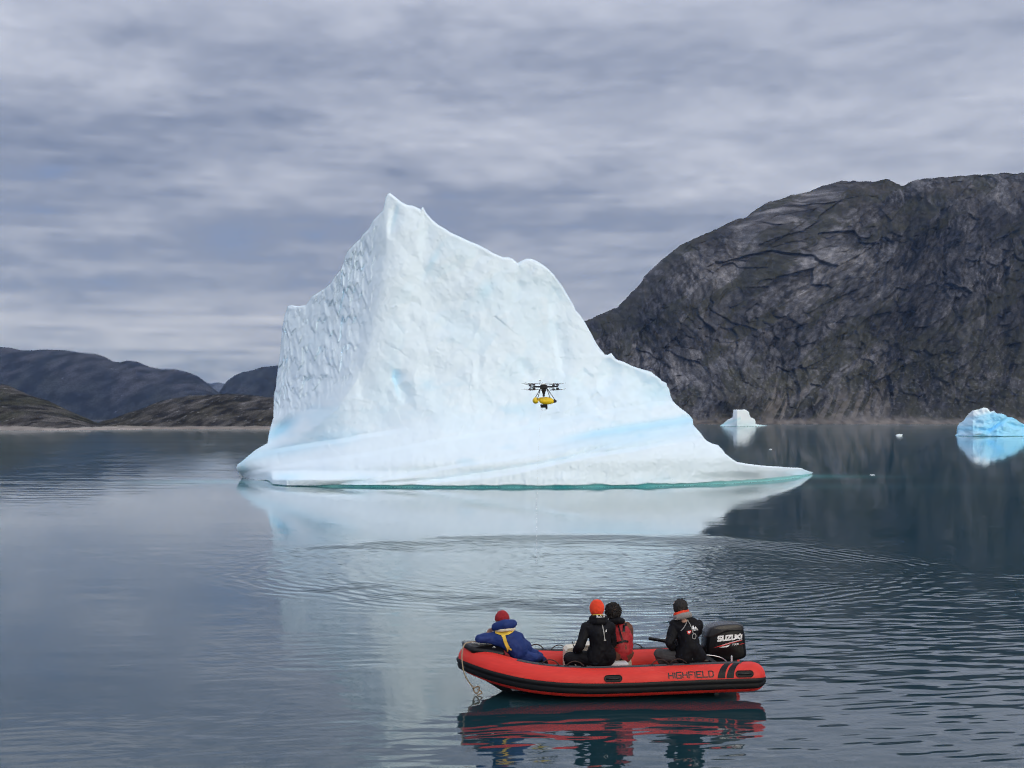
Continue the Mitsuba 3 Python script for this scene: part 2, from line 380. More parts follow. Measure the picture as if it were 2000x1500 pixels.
def big_colour(U, V, where, Y):
    if where == 'low':
        k = sstep(700, 500, U) * .6 + sstep(1250, 1560, U)
        k = np.clip(.38 + k + .9 * nfbm(stack(U * .02, 0, 2), 3, 66), 0, 1)[..., None]
        return np.array([.06, .40, .42]) * (1 - k) + np.array([.32, .70, .72]) * k
    c = np.array([.765, .885, .96]) + 0 * U[..., None]
    if where == 'rear':
        return c
    blue = np.array([.44, .74, .91])
    # clear blue ice shows where water lately cut into the berg: in old waterlines, scoops and cracks
    w = V + 0.17 * (U - 900) + 7 * nfbm(stack(U * .012, V * .01, 3), 3, 8)
    k = .75 * np.exp(-((w - 893) / 9) ** 2) * sstep(1050, 1180, U)
    k += .42 * sstep(890, 905, w) * sstep(945, 915, w) * sstep(1020, 1250, U) * sstep(1420, 1330, U)
    k += .55 * np.exp(-((w - 822) / 12) ** 2) * sstep(700, 560, U)
    k += .35 * np.exp(-(((U - 1290) / 34) ** 2 + ((V - 768) / 16) ** 2))
    k += 1.1 * np.exp(-(((U - 548) / 30) ** 2 + ((V + .55 * (U - 548) - 838) / 14) ** 2))
    k += .30 * sstep(.6, .82, meshkit.fbm(stack(U * .012, V * .02, 7), 4, 91)) * sstep(600, 760, V)
    wq = 30 * nfbm(stack(U * .02, V * .02, 19), 4, 96)
    k += .10 * sstep(.50, .60, meshkit.fbm(stack((U + wq) * .017, (V - wq) * .021, 17), 4, 95)) * sstep(10, 50, U - edge_x(V)) * sstep(900, 800, V)
    k += .5 * np.exp(-(((U - 772 - .2 * (V - 745)) / 5) ** 2 + ((V - 745) / 26) ** 2)) + .35 * np.exp(-(((U - 948 + .3 * (V - 570)) / 13) ** 2 + ((V - 568) / 18) ** 2)) + .35 * np.exp(-(((U - 850 + .5 * (V - 500)) / 8) ** 2 + ((V - 510) / 28) ** 2)) + .4 * np.exp(-(((U - 774 + .25 * (V - 415)) / 5) ** 2 + ((V - 420) / 24) ** 2))
    k += .7 * np.exp(-(((U - 474) / 9) ** 2 + ((V - 915) / 12) ** 2))
    k += .5 * np.exp(-(((U - 560) / 30) ** 2 + ((V - 932) / 9) ** 2))
    k += .5 * sstep(1500, 1570, U) * sstep(915, 925, V)
    k = np.clip(k, 0, 1)[..., None]
    c = c * (1 - k) + blue * k
    g = .6 * (sstep(.45, .7, meshkit.fbm(stack(U * .03, V * .008, 2), 3, 99)) * sstep(0, 30, edge_x(V) - U) * sstep(840, 790, V))[..., None]
    c = c * (1 - .10 * g * np.array([1, .8, .7]))
    c = c * (1 + .05 * nfbm(stack(U * .05, V * .05, 4), 4, 98)[..., None])
    teal = (sstep(4.5, 0, 948 - V) * .35 * sstep(1200, 1560, U))[..., None]
    return c * (1 - teal) + np.array([.3, .68, .72]) * teal


berg('iceberg', BIG, BIG_FOOT, big_depth, big_colour, back=9.0, cols=1000, rows=340, back_rows=40, lip=lambda u: np.interp(u, [474, 600, 640, 900, 1200, 1450, 1560, 1586], [.05, .06, .13, .15, .18, .19, .17, .04]), undercut=0.22)
tag('iceberg', 'huge white peaked iceberg with a fluted left cliff and sloping foot', 'iceberg')

WHITE = [(1407, 831), (1413, 827), (1421, 820), (1427, 817), (1431, 815), (1432.5, 808), (1433, 800), (1440, 800), (1447, 800.5), (1454, 799.5), (1458, 801), (1463, 805), (1464, 811), (1466, 815), (1470, 816.5), (1474, 819), (1475.5, 823), (1474, 827), (1480, 829), (1492, 830.5), (1498, 831)]


def small_depth(seed, slope, rough, size):
    def depth(U, V, Yf, tt):
        p = stack(U * size, V * size, seed)
        out = Yf + slope * tt + rough * nfbm(p, 4, seed) + rough * .5 * np.abs(nfbm(p * 2.3, 4, seed + 5))
        return out + rough * .8 * (1 - np.sqrt(np.clip(1 - np.clip(1 - (1 - tt) * 5, 0, 1) ** 2, 0, 1)))
    return depth


def white_colour(U, V, where, Y):
    c = np.array([.84, .92, .95]) + 0 * U[..., None]
    if where == 'low':
        return np.array([.2, .55, .6]) + 0 * U[..., None]
    k = .6 * np.exp(-((V + .35 * (U - 1432) - 822) / 3.0) ** 2) * (U < 1447) + .35 * sstep(816, 830, V) * (where == 'front')
    return c * (1 - np.clip(k, 0, 1)[..., None]) + np.array([.45, .78, .84]) * np.clip(k, 0, 1)[..., None]


berg('iceberg_001', WHITE, [(1407, 832.5), (1440, 833), (1470, 832.5), (1498, 831.8)], small_depth(4, 9.0, 1.3, .12), white_colour, back=7, cols=170, rows=60, back_rows=14, lip=.15, undercut=.3, mono=12)
tag('iceberg_001', 'small white block shaped iceberg near the far shore below the dark mountain', 'iceberg')

BLUE = [(1865, 850.5), (1870, 846.5), (1874, 842), (1871, 838), (1870.5, 832), (1875, 826), (1880, 823), (1886, 819), (1888, 815), (1892, 810.5), (1896, 806), (1902, 801.5), (1910, 799.5), (1913, 800), (1917, 797.5), (1922, 796), (1928, 797), (1932, 800.5),
        (1934, 804), (1939, 803), (1942, 802), (1943, 805), (1948, 807.5), (1957, 808), (1963, 810), (1967, 814), (1972, 815), (1980, 816), (1985, 819.5), (1991, 824), (1998, 827.5), (2008, 830), (2016, 836), (2026, 841), (2036, 847), (2044, 850)]


def blue_depth(U, V, Yf, tt):
    w = nfbm(stack(U * .03, V * .03, 3), 3, 33) * 14
    f1, f2 = worley(stack((U + w) / 22, (V + w * .6) / 13), 12)
    g1, g2 = worley(stack((U + w) / 9, (V - w) / 6.5), 14)
    cleft = np.exp(-((U - 1950 + 1.5 * (V - 830)) / 6) ** 2) * sstep(800, 815, V) * sstep(850, 836, V) + np.exp(-((V - 832 - .28 * (U - 1985)) / 4) ** 2) * sstep(1955, 1975, U)
    return Yf + 5.5 * tt + 1.3 * f1 + .5 * g1 + 1.8 * cleft + .8 * nfbm(stack(U * .15, V * .15, 2), 3, 35) - .8


def blue_colour(U, V, where, Y):
    if where == 'low':
        return np.array([.16, .5, .68]) + 0 * U[..., None]
    a, b = np.array([.80, .91, .96]), np.array([.30, .70, .94])
    w = nfbm(stack(U * .03, V * .03, 3), 3, 33) * 14
    k = .60 + .4 * sstep(1890, 1960, U + w) * sstep(800, 815, V) + .5 * nfbm(stack(U * .07, V * .09, 5), 4, 44) + .35 * sstep(828, 836, V) * sstep(850, 838, V)
    k += .55 * np.exp(-((U - 1950 + 1.5 * (V - 830)) / 7) ** 2) * sstep(808, 818, V) + .55 * np.exp(-((V - 832 - .28 * (U - 1985)) / 4.5) ** 2) * sstep(1955, 1975, U)
    k -= .6 * sstep(812, 803, V + .2 * (U - 1925))
    k = np.clip(k, 0, 1)[..., None]
    return a * (1 - k) + b * k


berg('iceberg_002', BLUE, [(1865, 851.3), (1900, 852.5), (1960, 852.8), (2044, 851)], blue_depth, blue_colour, back=6, cols=300, rows=110, back_rows=16, lip=.12, undercut=.2, mono=16)
tag('iceberg_002', 'rugged bright blue iceberg cut off by the right edge of the photo', 'iceberg')


def lump(key, u, v, wpx, hpx, seed, label):
    p = on_water(u, v)
    s = p[1] / FOCAL
    b = trimesh.creation.icosphere(4, 1.0)
    q = np.array(b.vertices)
    q = q * (1 + .9 * nfbm(q * 1.6 + seed, 3, seed)[:, None])
    q[:, 2] = np.where(q[:, 2] > 0, q[:, 2], q[:, 2] * .4)
    q = q * [wpx / 2 * s, wpx / 2.6 * s, hpx * s] + [p[0], p[1], -.04 * hpx * s]
    scene[key] = ply((q, b.faces), 'ice_material', smooth=True, color=np.tile([.82, .92, .95], (len(q), 1)))
    tag(key, label, 'ice floe', 'pieces of ice afloat')


lump('ice_floe', 1756, 851, 13, 3.2, 3, 'small white ice floe afloat left of the blue iceberg')
lump('ice_floe_001', 1505, 878, 6, 1.4, 5, 'tiny ice floe in the dark water below the small white iceberg')
lump('ice_floe_002', 1704, 928, 11, 1.0, 7, 'flat sliver of ice afloat off the right tip of the huge iceberg')

# ------------------------------------------------------------------ mountains and shores
def relief(key, skyline, shore, ridge, rock, colour, cols, rows, prof, back=.6, rough_sky=1.0, under=-3.0):
    """A slope from the waterline (distance shore(u)) to its skyline (distance ridge(u)), and a gentler far side. prof: how the distance grows with the height fraction."""
    sil = resample(skyline, cols)
    u = sil[:, 0]
    sh, rd = shore(u), ridge(u)
    t = np.linspace(0, 1, rows)[:, None]
    top = at(u, sil[:, 1], rd)
    foot_x = (u - 1000) / FOCAL * sh
    Y = sh + (rd - sh) * prof(t)
    Z = under + (top[:, 2] - under) * t
    X = foot_x + (top[:, 0] - foot_x) * ((Y - sh) / np.maximum(rd - sh, 1e-6))
    dY, dZ = rock(X, Y, Z, t + 0 * X)
    calm = np.minimum(sstep(0, .03, t), 1.0)
    P = np.stack([X, Y + dY * calm, Z + dZ * sstep(.02, .1, t) * rough_sky], -1)
    rear = []
    for k in range(1, 13):
        a = k / 12
        q = P[-1].copy()
        q[:, 1] += (top[:, 2] - under) * a * back * 2.2
        q[:, 0] *= q[:, 1] / P[-1][:, 1]
        q[:, 2] = under + (P[-1][:, 2] - under) * np.cos(a * np.pi / 2)
        rear.append(q)
    col = colour(X, Y, Z, t + 0 * X)
    A = np.concatenate([P, np.array(rear)])
    C = np.concatenate([col, np.repeat(col[-1:], 12, 0)])
    scene[key] = ply((A.reshape(-1, 3), grid_faces(len(A), cols)), 'rock_material', smooth=True, color=np.clip(C, 0.004, .9).reshape(-1, 3))


CLIFF = [(760, 826), (900, 760), (1000, 706), (1080, 668), (1142, 628), (1164, 617), (1186, 605), (1206, 599.5), (1226, 582), (1248, 557.6), (1256, 546.6), (1259, 537), (1264, 534), (1274, 524.6), (1296, 502.6), (1314, 489.4), (1340, 474), (1366, 461), (1388, 452), (1410, 438), (1424, 431),
         (1441, 426.5), (1454, 425.6), (1472, 412.4), (1494, 399), (1516, 391.7), (1547, 379.4), (1582, 373.7), (1613, 361.8), (1648, 350.8), (1683, 349), (1710, 350), (1736, 350.8), (1756, 355), (1771, 358.3), (1784, 353), (1798, 350), (1842, 340.7), (1912, 338.5), (2000, 335.4), (2120, 322), (2260, 318), (2420, 330), (2600, 360)]
CY = 1120.0


def cliff_px(X, Y, Z):
    return 1000 + X / Y * FOCAL, 819 - (Z - EYE) / Y * FOCAL


def cliff_fields(X, Y, Z, t):
    U, V = cliff_px(X, Y, Z)
    warp = nfbm(stack(X * .012, Z * .012, 1), 3, 3)
    lean = .05 + .50 * sstep(1350, 1750, U)
    q = X - lean * Z + 14 * warp
    # ledges cross the face, rising to the right
    ledge = Z - .60 * X + 45 * nfbm(stack(X * .012, Z * .012, 4), 3, 7)
    return U, V, q, ledge


def slabs(q, Z, ledge):
    """Joint-bounded slabs of three sizes, standing along the streaks of the face."""
    w = nfbm(stack(q * .02, Z * .02, 6), 4, 60)
    for wu, wv, size, sd in ((34, 62, 6.0, 61), (13, 27, 6.0, 62), (5.5, 11, 2.6, 63)):
        yield *cells(stack((q + 26 * w) / wu, (Z - .35 * q + 20 * w) / wv), sd), size


def crack(q, Z, fq, fz, seed, width):
    return np.exp(-(nfbm(stack(q * fq, Z * fz, seed), 3, seed) / width) ** 2)


def cliff_rock(X, Y, Z, t):
    U, V, q, ledge = cliff_fields(X, Y, Z, t)
    face = sstep(.03, .12, t) * (1 - .5 * sstep(.75, .98, t))
    d = 60 * nfbm(stack(X * .006, Z * .006, 2), 3, 12)
    d += 26 * nfbm(stack(q * .025, Z * .012, 5), 3, 13) * face
    for _, o_, r1, r2, s_ in slabs(q, Z, ledge):
        d += s_ * face * (1.1 * (r1 - .5) + 1.5 * (r1 - .5) * o_[..., 0] + 1.3 * (r2 - .35) * o_[..., 1])
    d += 6 * np.abs(nfbm(stack(q * .16, Z * .06, 8), 4, 15)) * face
    d += 5 * nfbm(stack(ledge * .07, X * .02, 4), 4, 16) * face
    d += 6.0 * nfbm(stack(X * .12, Z * .12, 4), 4, 18)
    d += 2.5 * nfbm(stack(q * .5, Z * .3, 4), 2, 21)
    # scree fan
    d -= 40 * np.exp(-((U - 1420) / 120) ** 2) * sstep(.32, .12, t) * sstep(0, .14, t)
    dz = 5.0 * nfbm(stack(X * .05, Z * .05, 9), 4, 19) * sstep(.5, 1, t) + 2.5 * np.abs(nfbm(stack(X * .14, Z * .14, 9), 3, 20)) * sstep(.5, 1, t)
    return d, dz


def cliff_colour(X, Y, Z, t):
    U, V, q, ledge = cliff_fields(X, Y, Z, t)
    base = np.array([.060, .059, .063]) + 0 * X[..., None]
    streak = meshkit.fbm(stack(q * .14, Z * .05, 3), 4, 23)
    fleck = meshkit.fbm(stack(q * .45, Z * .22, 13), 3, 22)
    big = meshkit.fbm(stack(X * .02, Z * .02, 3), 4, 24)
    c = base * (.20 + .75 * sstep(.3, .72, streak) + .85 * sstep(.36, .75, fleck))[..., None] * (.45 + 1.0 * sstep(.25, .75, big))[..., None]
    c = c * (.55 + .9 * meshkit.fbm(stack(q * .95, Z * .6, 3), 2, 65))[..., None] * (.75 + .5 * np.random.default_rng(4).random(X.shape))[..., None]
    joint = 0 * X
    for (bd, o_, r1, r2, s_), wd, am in zip(slabs(q, Z, ledge), (.035, .06, .09), (.75, .6, .4)):
        c = c * (.76 + .48 * r2)[..., None]
        joint = np.maximum(joint, am * sstep(wd, .0, bd) * sstep(.3, .6, meshkit.fbm(stack(X * .05, Z * .05, s_), 3, 64)))
    # paler bare slabs
    pale = sstep(.54, .70, meshkit.fbm(stack(q * .03, Z * .018, 8), 4, 25)) * sstep(.92, .6, t) * .6
    pale = np.maximum(pale, .75 * np.exp(-(((U - 1610) / 75) ** 2 + ((V - 510) / 55) ** 2)))
    pale = np.maximum(pale, .8 * np.exp(-(((U - 1400) / 60) ** 2 + ((V - 600) / 70) ** 2)))
    pale = np.maximum(pale, 1.0 * np.exp(-(((U - 1590) / 80) ** 2 + ((V - 745) / 55) ** 2)) * sstep(.3, .55, streak))
    c += (pale * (.1 + .7 * streak + .7 * fleck) * .072)[..., None] * np.array([1.0, 1.0, 1.05])
    # moss and heath on the ledges, the crest and the lower slopes
    moss = sstep(.54, .62, meshkit.fbm(stack(ledge * .045, X * .010, 5), 5, 27) + .10 * sstep(.55, .95, t) + .14 * sstep(.20, .04, t) - .03)
    rag = nfbm(stack(X * .035, Z * .035, 2), 5, 29)
    moss = np.maximum(moss, sstep(.7, .4, ((U - 1430) / 80) ** 2 + ((V - 745 + .4 * (U - 1430)) / 36) ** 2 + 1.8 * rag))
    moss = np.maximum(moss, .9 * sstep(-.08, .1, rag + (U - 1790) / 400 * 1.0 + (V - 700) / 500) * sstep(1700, 1800, U) * sstep(600, 680, V))
    green = np.array([.034, .034, .018]) * (.35 + 1.2 * meshkit.fbm(stack(X * .2, Z * .2, 5), 3, 28))[..., None]
    m = (.72 * moss * sstep(.25, .5, meshkit.fbm(stack(X * .12, Z * .12, 9), 3, 48)))[..., None]
    c = c * (1 - m) + green * m
    scree = (sstep(.24, .05, t) * np.exp(-((U - 1420 + .8 * (V - 740)) / 80) ** 2) * sstep(.4, .6, meshkit.fbm(stack(X * .15, Z * .15, 1), 4, 31)))[..., None]
    c = c * (1 - .6 * scree) + np.array([.10, .096, .092]) * .6 * scree
    brown = (.6 * sstep(.62, .95, t) * sstep(.42, .62, meshkit.fbm(stack(X * .03, Z * .05, 2), 4, 32)))[..., None]
    c = c * (1 - brown) + np.array([.046, .041, .038]) * (.4 + 1.1 * fleck)[..., None] * brown
    # joints: thin dark cracks down the face and along the ledges
    c = c * (1 - .42 * joint * sstep(.97, .85, t) * sstep(.04, .10, t))[..., None]
    spots = sstep(.72, .82, meshkit.noise(stack(X * .6, Z * .6, 2), 33)) * sstep(.40, .15, t)
    c += (spots * .04)[..., None]
    # washed pale rock just above the water
    shore = sstep(5 + 6 * meshkit.noise(stack(X * .03, 0, 0), 34), 1.5, Z)
    qs = X - .75 * Z + 6 * warp_x(X, Z)
    slab = sstep(30, 8, Z - 24 * meshkit.fbm(stack(qs * .05, 0, 1), 2, 35)) * sstep(1450, 1500, U) * sstep(1820, 1700, U) * sstep(.46, .60, meshkit.fbm(stack(qs * .26, Z * .02, 6), 3, 36))
    k = np.maximum(shore * .85, slab * .7)[..., None]
    return c * (1 - k) + np.array([.165, .15, .138]) * (.45 + .8 * meshkit.noise(stack(X * .3, Z * .5, 2), 37))[..., None] * k


def warp_x(X, Z):
    return nfbm(stack(X * .05, Z * .05, 4), 2, 50)


def cliff_prof(t):
    return np.interp(t, [0, .06, .16, .35, .6, .78, .92, 1], [0, .10, .22, .36, .52, .68, .86, 1.0])


relief('mountain', CLIFF, lambda u: CY + 0 * u, lambda u: CY + np.interp(u, [760, 1143, 1700, 2600], [360, 300, 330, 380]), cliff_rock, cliff_colour, 1250, 520, cliff_prof)
tag('mountain', 'steep dark grey rock mountain along the right shore of the fjord', kind='structure')


def hill_rock(f, amp, seed):
    def rock(X, Y, Z, t):
        d = amp * 3 * nfbm(stack(X * f * .3, Y * f * .3, Z * f * .3), 3, seed) + amp * 2 * np.abs(nfbm(stack(X * f, Y * f * .4, Z * f), 4, seed + 1))
        return d, amp * .55 * nfbm(stack(X * f * .8, Y * f * .8, 3), 4, seed + 2) + amp * .3 * np.abs(nfbm(stack(X * f * 3, Y * f * 3, 3), 3, seed + 4))
    return rock


def hill_colour(f, seed, stone, heath, shore_z, shore_c, speck=.75):
    def colour(X, Y, Z, t):
        p = stack(X * f, Y * f * .15, Z * f * .8)
        k = sstep(.40, .62, meshkit.fbm(p, 4, seed))[..., None]
        c = np.array(heath) * (1 - k) + np.array(stone) * k
        c = c * (.15 + 1.7 * sstep(.25, .8, meshkit.fbm(p * 6, 4, seed + 1)))[..., None] * (.6 + .8 * np.random.default_rng(seed).random(X.shape))[..., None]
        c = c + (sstep(speck, .9, meshkit.noise(p * 14, seed + 2) * .6 + .4 * meshkit.noise(p * 30, seed + 7)) * .11)[..., None]
        s = (sstep(shore_z * 1.25, shore_z * .8, Z + shore_z * .35 * nfbm(stack(X * f * 2, Y * f * 2, 0), 3, seed + 3)))[..., None]
        return c * (1 - s) + np.array(shore_c) * (.8 + .4 * meshkit.noise(stack(X * f * 9, Z * 3, 1), seed + 5))[..., None] * s
    return colour


# far across the water to the left: two low heath hills on a pale beach, bluish mountains behind
NEAR_HILL = [(-420, 735), (-300, 722), (-180, 730), (-80, 738), (0, 752), (20, 756), (45, 766), (72, 777), (100, 786), (130, 800), (155, 812), (180, 824), (200, 829), (240, 832), (280, 834)]
relief('low_hill', NEAR_HILL, lambda u: 500 + 0 * u, lambda u: 640 + 0 * u, hill_rock(.06, 4.5, 200), hill_colour(.05, 210, (.046, .043, .041), (.022, .022, .015), .9, (.23, .215, .205), .68), 520, 130, lambda t: t ** 1.3, rough_sky=.7, under=-.6)
tag('low_hill', 'low dark heath hill on the far left shore behind a pale beach', kind='structure')
MID_HILL = [(120, 836), (150, 833), (175, 829), (200, 821), (230, 812), (255, 803), (280, 795), (310, 784), (340, 777), (370, 773), (400, 771), (440, 769.5), (470, 770), (500, 773), (533, 777), (600, 784), (700, 800), (800, 815), (900, 830)]
relief('low_hill_001', MID_HILL, lambda u: 560 + 0 * u, lambda u: 730 + 0 * u, hill_rock(.06, 5.0, 230), hill_colour(.05, 240, (.050, .047, .046), (.025, .023, .018), .9, (.19, .175, .162), .66), 640, 140, lambda t: t ** 1.25, rough_sky=.7, under=-.6)
tag('low_hill_001', 'rounded brown heath hill on the far shore left of the huge iceberg', kind='structure')
RANGE = [(-500, 660), (-300, 640), (-150, 668), (0, 677), (25, 680), (42, 685), (65, 685), (90, 684), (125, 685), (160, 690), (185, 693), (205, 699), (220, 708), (233, 709), (245, 706), (265, 708), (290, 718), (315, 723), (340, 723), (365, 729), (385, 737), (402, 749), (416, 761), (430, 770), (470, 790), (520, 815)]
relief('mountain_range', RANGE, lambda u: 2600 + 0 * u, lambda u: 3100 + 0 * u, hill_rock(.006, 26, 260), hill_colour(.009, 270, (.024, .023, .026), (.014, .015, .014), 3, (.06, .06, .06), .85), 560, 160, lambda t: .55 * t + .45 * t ** 3, rough_sky=.5)
tag('mountain_range', 'long dark bluish mountain ridge on the far left', kind='structure')
RANGE2 = [(330, 816), (380, 796), (410, 779), (425, 767), (432, 755), (440, 744), (452, 735), (470, 727), (476, 727), (490, 724), (510, 718), (530, 716), (547, 713), (580, 704), (640, 690), (720, 684), (800, 700), (900, 730), (1000, 762), (1120, 800)]
relief('mountain_range_001', RANGE2, lambda u: 2900 + 0 * u, lambda u: 3300 + 0 * u, hill_rock(.006, 26, 290), hill_colour(.009, 300, (.024, .024, .027), (.014, .015, .014), 3, (.06, .06, .06), .85), 420, 120, lambda t: .55 * t + .45 * t ** 3, rough_sky=.5)
tag('mountain_range_001', 'dark bluish mountain rising behind the left edge of the huge iceberg', kind='structure')
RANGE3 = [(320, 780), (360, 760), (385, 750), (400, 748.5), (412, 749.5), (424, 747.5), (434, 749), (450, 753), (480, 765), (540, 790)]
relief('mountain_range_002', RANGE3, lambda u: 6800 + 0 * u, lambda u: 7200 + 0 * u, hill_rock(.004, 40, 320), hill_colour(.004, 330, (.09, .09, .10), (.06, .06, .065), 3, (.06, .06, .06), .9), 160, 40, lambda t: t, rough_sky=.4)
tag('mountain_range_002', 'distant pale blue mountain in the gap between the two dark ridges', kind='structure')

# the air of the fjord
scene['air'] = {'type': 'homogeneous', 'albedo': rgb(.95, .96, .97), 'sigma_t': rgb(.000018, .000030, .000058)}
scene['haze'] = {'type': 'cube', 'to_world': T().translate([0, 3500, 397]).scale([5500, 4700, 400]), 'bsdf': {'type': 'null'}, 'interior': {'type': 'ref', 'id': 'air'}}
tag('haze', 'thin bluish air over the fjord', kind='stuff')
scene['camera']['medium'] = {'type': 'ref', 'id': 'air'}

from shapely.geometry import LineString, Polygon   # noqa: E402
from shapely.ops import unary_union   # noqa: E402

# ------------------------------------------------------------------ small-thing helpers
def mmesh(m):
    q = m.to_mesh()
    return trimesh.Trimesh(np.array(q.vert_properties[:, :3], float), np.array(q.tri_verts), process=False)


def ball(p, r, n=20):
    return m3.Manifold.sphere(float(r), n).translate([float(x) for x in p])


def bones(chains, n=18):
    """Union of tapered bones: each chain is a list of (point, radius)."""
    out = []
    for ch in chains:
        b = [ball(p, r, n) for p, r in ch]
        out += [m3.Manifold.batch_hull([b[i], b[i + 1]]) for i in range(len(b) - 1)] if len(b) > 1 else b
    return m3.Manifold.batch_boolean(out, m3.OpType.Add)


def soften(man, edge=.03, rounds=8, wrinkle=0.0, freq=9.0, seed=1, stretch=(1, 1, 1)):
    t = mmesh(man.refine_to_length(edge))
    t.merge_vertices()
    before = np.array(t.vertices)
    trimesh.smoothing.filter_taubin(t, iterations=rounds)
    after = np.array(t.vertices)
    far_ = np.linalg.norm(after - before, axis=1) > .06
    t = trimesh.Trimesh(np.where(far_[:, None], before, after), t.faces, process=False)
    if wrinkle:
        n = t.vertex_normals
        v = np.array(t.vertices)
        p = v * freq * np.array(stretch)
        p = p + 1.2 * (meshkit.fbm(p * .5, 2, seed + 9) - .5)[:, None]
        d = np.abs(meshkit.fbm(p, 3, seed) - .5) * 2.6 - .3 + .9 * (meshkit.fbm(p * .4, 2, seed + 3) - .5)
        t = trimesh.Trimesh(v + n * (wrinkle * d)[:, None], t.faces, process=False)
    return t


def cable(points, r, sides=8, closed=False):
    """A round tube along a smooth curve through the points; r a number or one per point."""
    p = np.asarray(points, float)
    k = np.r_[0, np.cumsum(np.linalg.norm(np.diff(p, axis=0), axis=1))]
    n = max(12, len(p) * 6)
    q = np.linspace(0, k[-1], n)
    f = PchipInterpolator(k, p)
    c = f(q)
    rr = np.interp(q, k, np.broadcast_to(np.asarray(r, float), (len(p),)))
    t = np.gradient(c, axis=0)
    t /= np.linalg.norm(t, axis=1, keepdims=True) + 1e-12
    a = np.cross(t, [.3, .2, 1.0])
    a /= np.linalg.norm(a, axis=1, keepdims=True) + 1e-12
    b = np.cross(t, a)
    g = np.arange(sides) * 2 * np.pi / sides
    v = c[:, None] + rr[:, None, None] * (np.cos(g)[None, :, None] * a[:, None] + np.sin(g)[None, :, None] * b[:, None])
    faces = grid_faces(n, sides, True)
    tri = np.vstack([faces[:, [0, 1, 2]], faces[:, [0, 2, 3]]])
    e0 = np.array([[0, j + 1, j] for j in range(1, sides - 1)])
    o = (n - 1) * sides
    return trimesh.Trimesh(v.reshape(-1, 3), np.vstack([tri, e0, [[o, o + j, o + j + 1] for j in range(1, sides - 1)]]), process=False)


def rbox(lo, hi, r):
    lo, hi = np.asarray(lo, float) + r, np.asarray(hi, float) - r
    return m3.Manifold.batch_hull([ball((x, y, z), r, 16) for x in (lo[0], hi[0]) for y in (lo[1], hi[1]) for z in (lo[2], hi[2])])


def moved(mesh, fn):
    t = mmesh(mesh) if hasattr(mesh, 'to_mesh') else mesh
    return trimesh.Trimesh(fn(np.array(t.vertices)), t.faces, process=False)


# ------------------------------------------------------------------ the inflatable boat: bow to the left, its own frame runs aft (x), away from the camera (y) and up
YAW = math.radians(5.4)
BOW = np.array([-.80, 20.25, 0])


def B(p):
    p = np.asarray(p, float)
    c, s = math.cos(YAW), math.sin(YAW)
    return np.stack([BOW[0] + p[..., 0] * c - p[..., 1] * s, BOW[1] + p[..., 0] * s + p[..., 1] * c, p[..., 2]], -1)


def unB(p):
    p = np.asarray(p, float) - BOW
    c, s = math.cos(YAW), math.sin(YAW)
    return np.stack([p[..., 0] * c + p[..., 1] * s, -p[..., 0] * s + p[..., 1] * c, p[..., 2]], -1)


def worn(c, k=.25, f=14.0):
    lo, hi = [float(x * (1 - k)) for x in c], [float(min(x * (1 + k), .95)) for x in c]

    def fn(p, n, uv):
        return mix(lo, hi, fbm(p.x * f, p.y * f, p.z * f, octaves=3))
    return proc(fn)


def hypalon(p, n, uv):
    c = mix((.60, .028, .020), (.70, .040, .028), fbm(p.x * 5, p.y * 5, p.z * 9, octaves=3))
    salt = smoothstep(.55, .80, fbm(p.x * 2.2, p.y * 2.2, p.z * 14.0, octaves=4)) * .10          # dried salt and scuffs
    scuff = smoothstep(.72, .80, fbm(p.x * 7, p.y * 5, p.z * 30.0 + 3.0, octaves=2)) * .12
    c = mix(c, (.55, .16, .13), salt + scuff)
    return mix(c, (.30, .014, .012), smoothstep(.10, .03, p.z + .03 * fbm(p.x * 3, p.y * 3, 1.0, octaves=2)) * .6)   # wet at the waterline


def hypalon_gloss(p, n, uv):
    return .50 - .22 * smoothstep(.16, .05, p.z) + .12 * (fbm(p.x * 6, p.y * 6, p.z * 6, octaves=2) - .5)


mat('red_hypalon', proc(hypalon), .48, specular=.35)
scene['red_hypalon']['bsdf']['roughness'] = proc(hypalon_gloss)
mat('black_rubber', worn((.006, .006, .0075), .3), .5, specular=.25)
mat('grey_grip', worn((.055, .055, .062), .3, 30.0), .85)
mat('black_plastic', (.006, .006, .007), .30, specular=.35)
mat('hull_paint', (.016, .018, .02), .5)
mat('cream_gelcoat', worn((.68, .60, .46), .10, 5.0), .4)
mat('pale_cushion', worn((.52, .53, .56), .10, 9.0), .6)
mat('deck_grey', worn((.28, .28, .29), .2, 12.0), .8)
mat('steel', (.62, .62, .62), .25, metallic=.9)
mat('rope_fibre', worn((.34, .27, .19), .35, 60.0), .9)
mat('strap_web', (.045, .022, .018), .8)
mat('white_print', (.80, .80, .80), .5)
mat('red_print', (.60, .03, .03), .5)
mat('dark_print', (.020, .006, .007), .5)

PATH = np.array([(4.41, -.72, .288), (4.22, -.72, .286), (3.6, -.725, .280), (3.0, -.73, .268), (2.4, -.73, .255), (2.0, -.73, .252), (1.6, -.715, .262), (1.3, -.675, .280), (1.0, -.60, .312), (.75, -.505, .355), (.52, -.37, .405), (.34, -.215, .455), (.235, -.06, .482)])
PATH = np.vstack([PATH, [(.222, 0.0, .485)], PATH[::-1] * [1, -1, 1]])
PK = np.r_[0, np.cumsum(np.linalg.norm(np.diff(PATH, axis=0), axis=1))]
PF = PchipInterpolator(PK, PATH)
PL = PK[-1]
TR = .213


def tube_r(s):
    e = np.minimum(s, PL - s)
    return TR * np.sqrt(np.clip(1 - np.clip(1 - (e + .002) / .25, 0, 1) ** 2.6, 0.0004, 1))


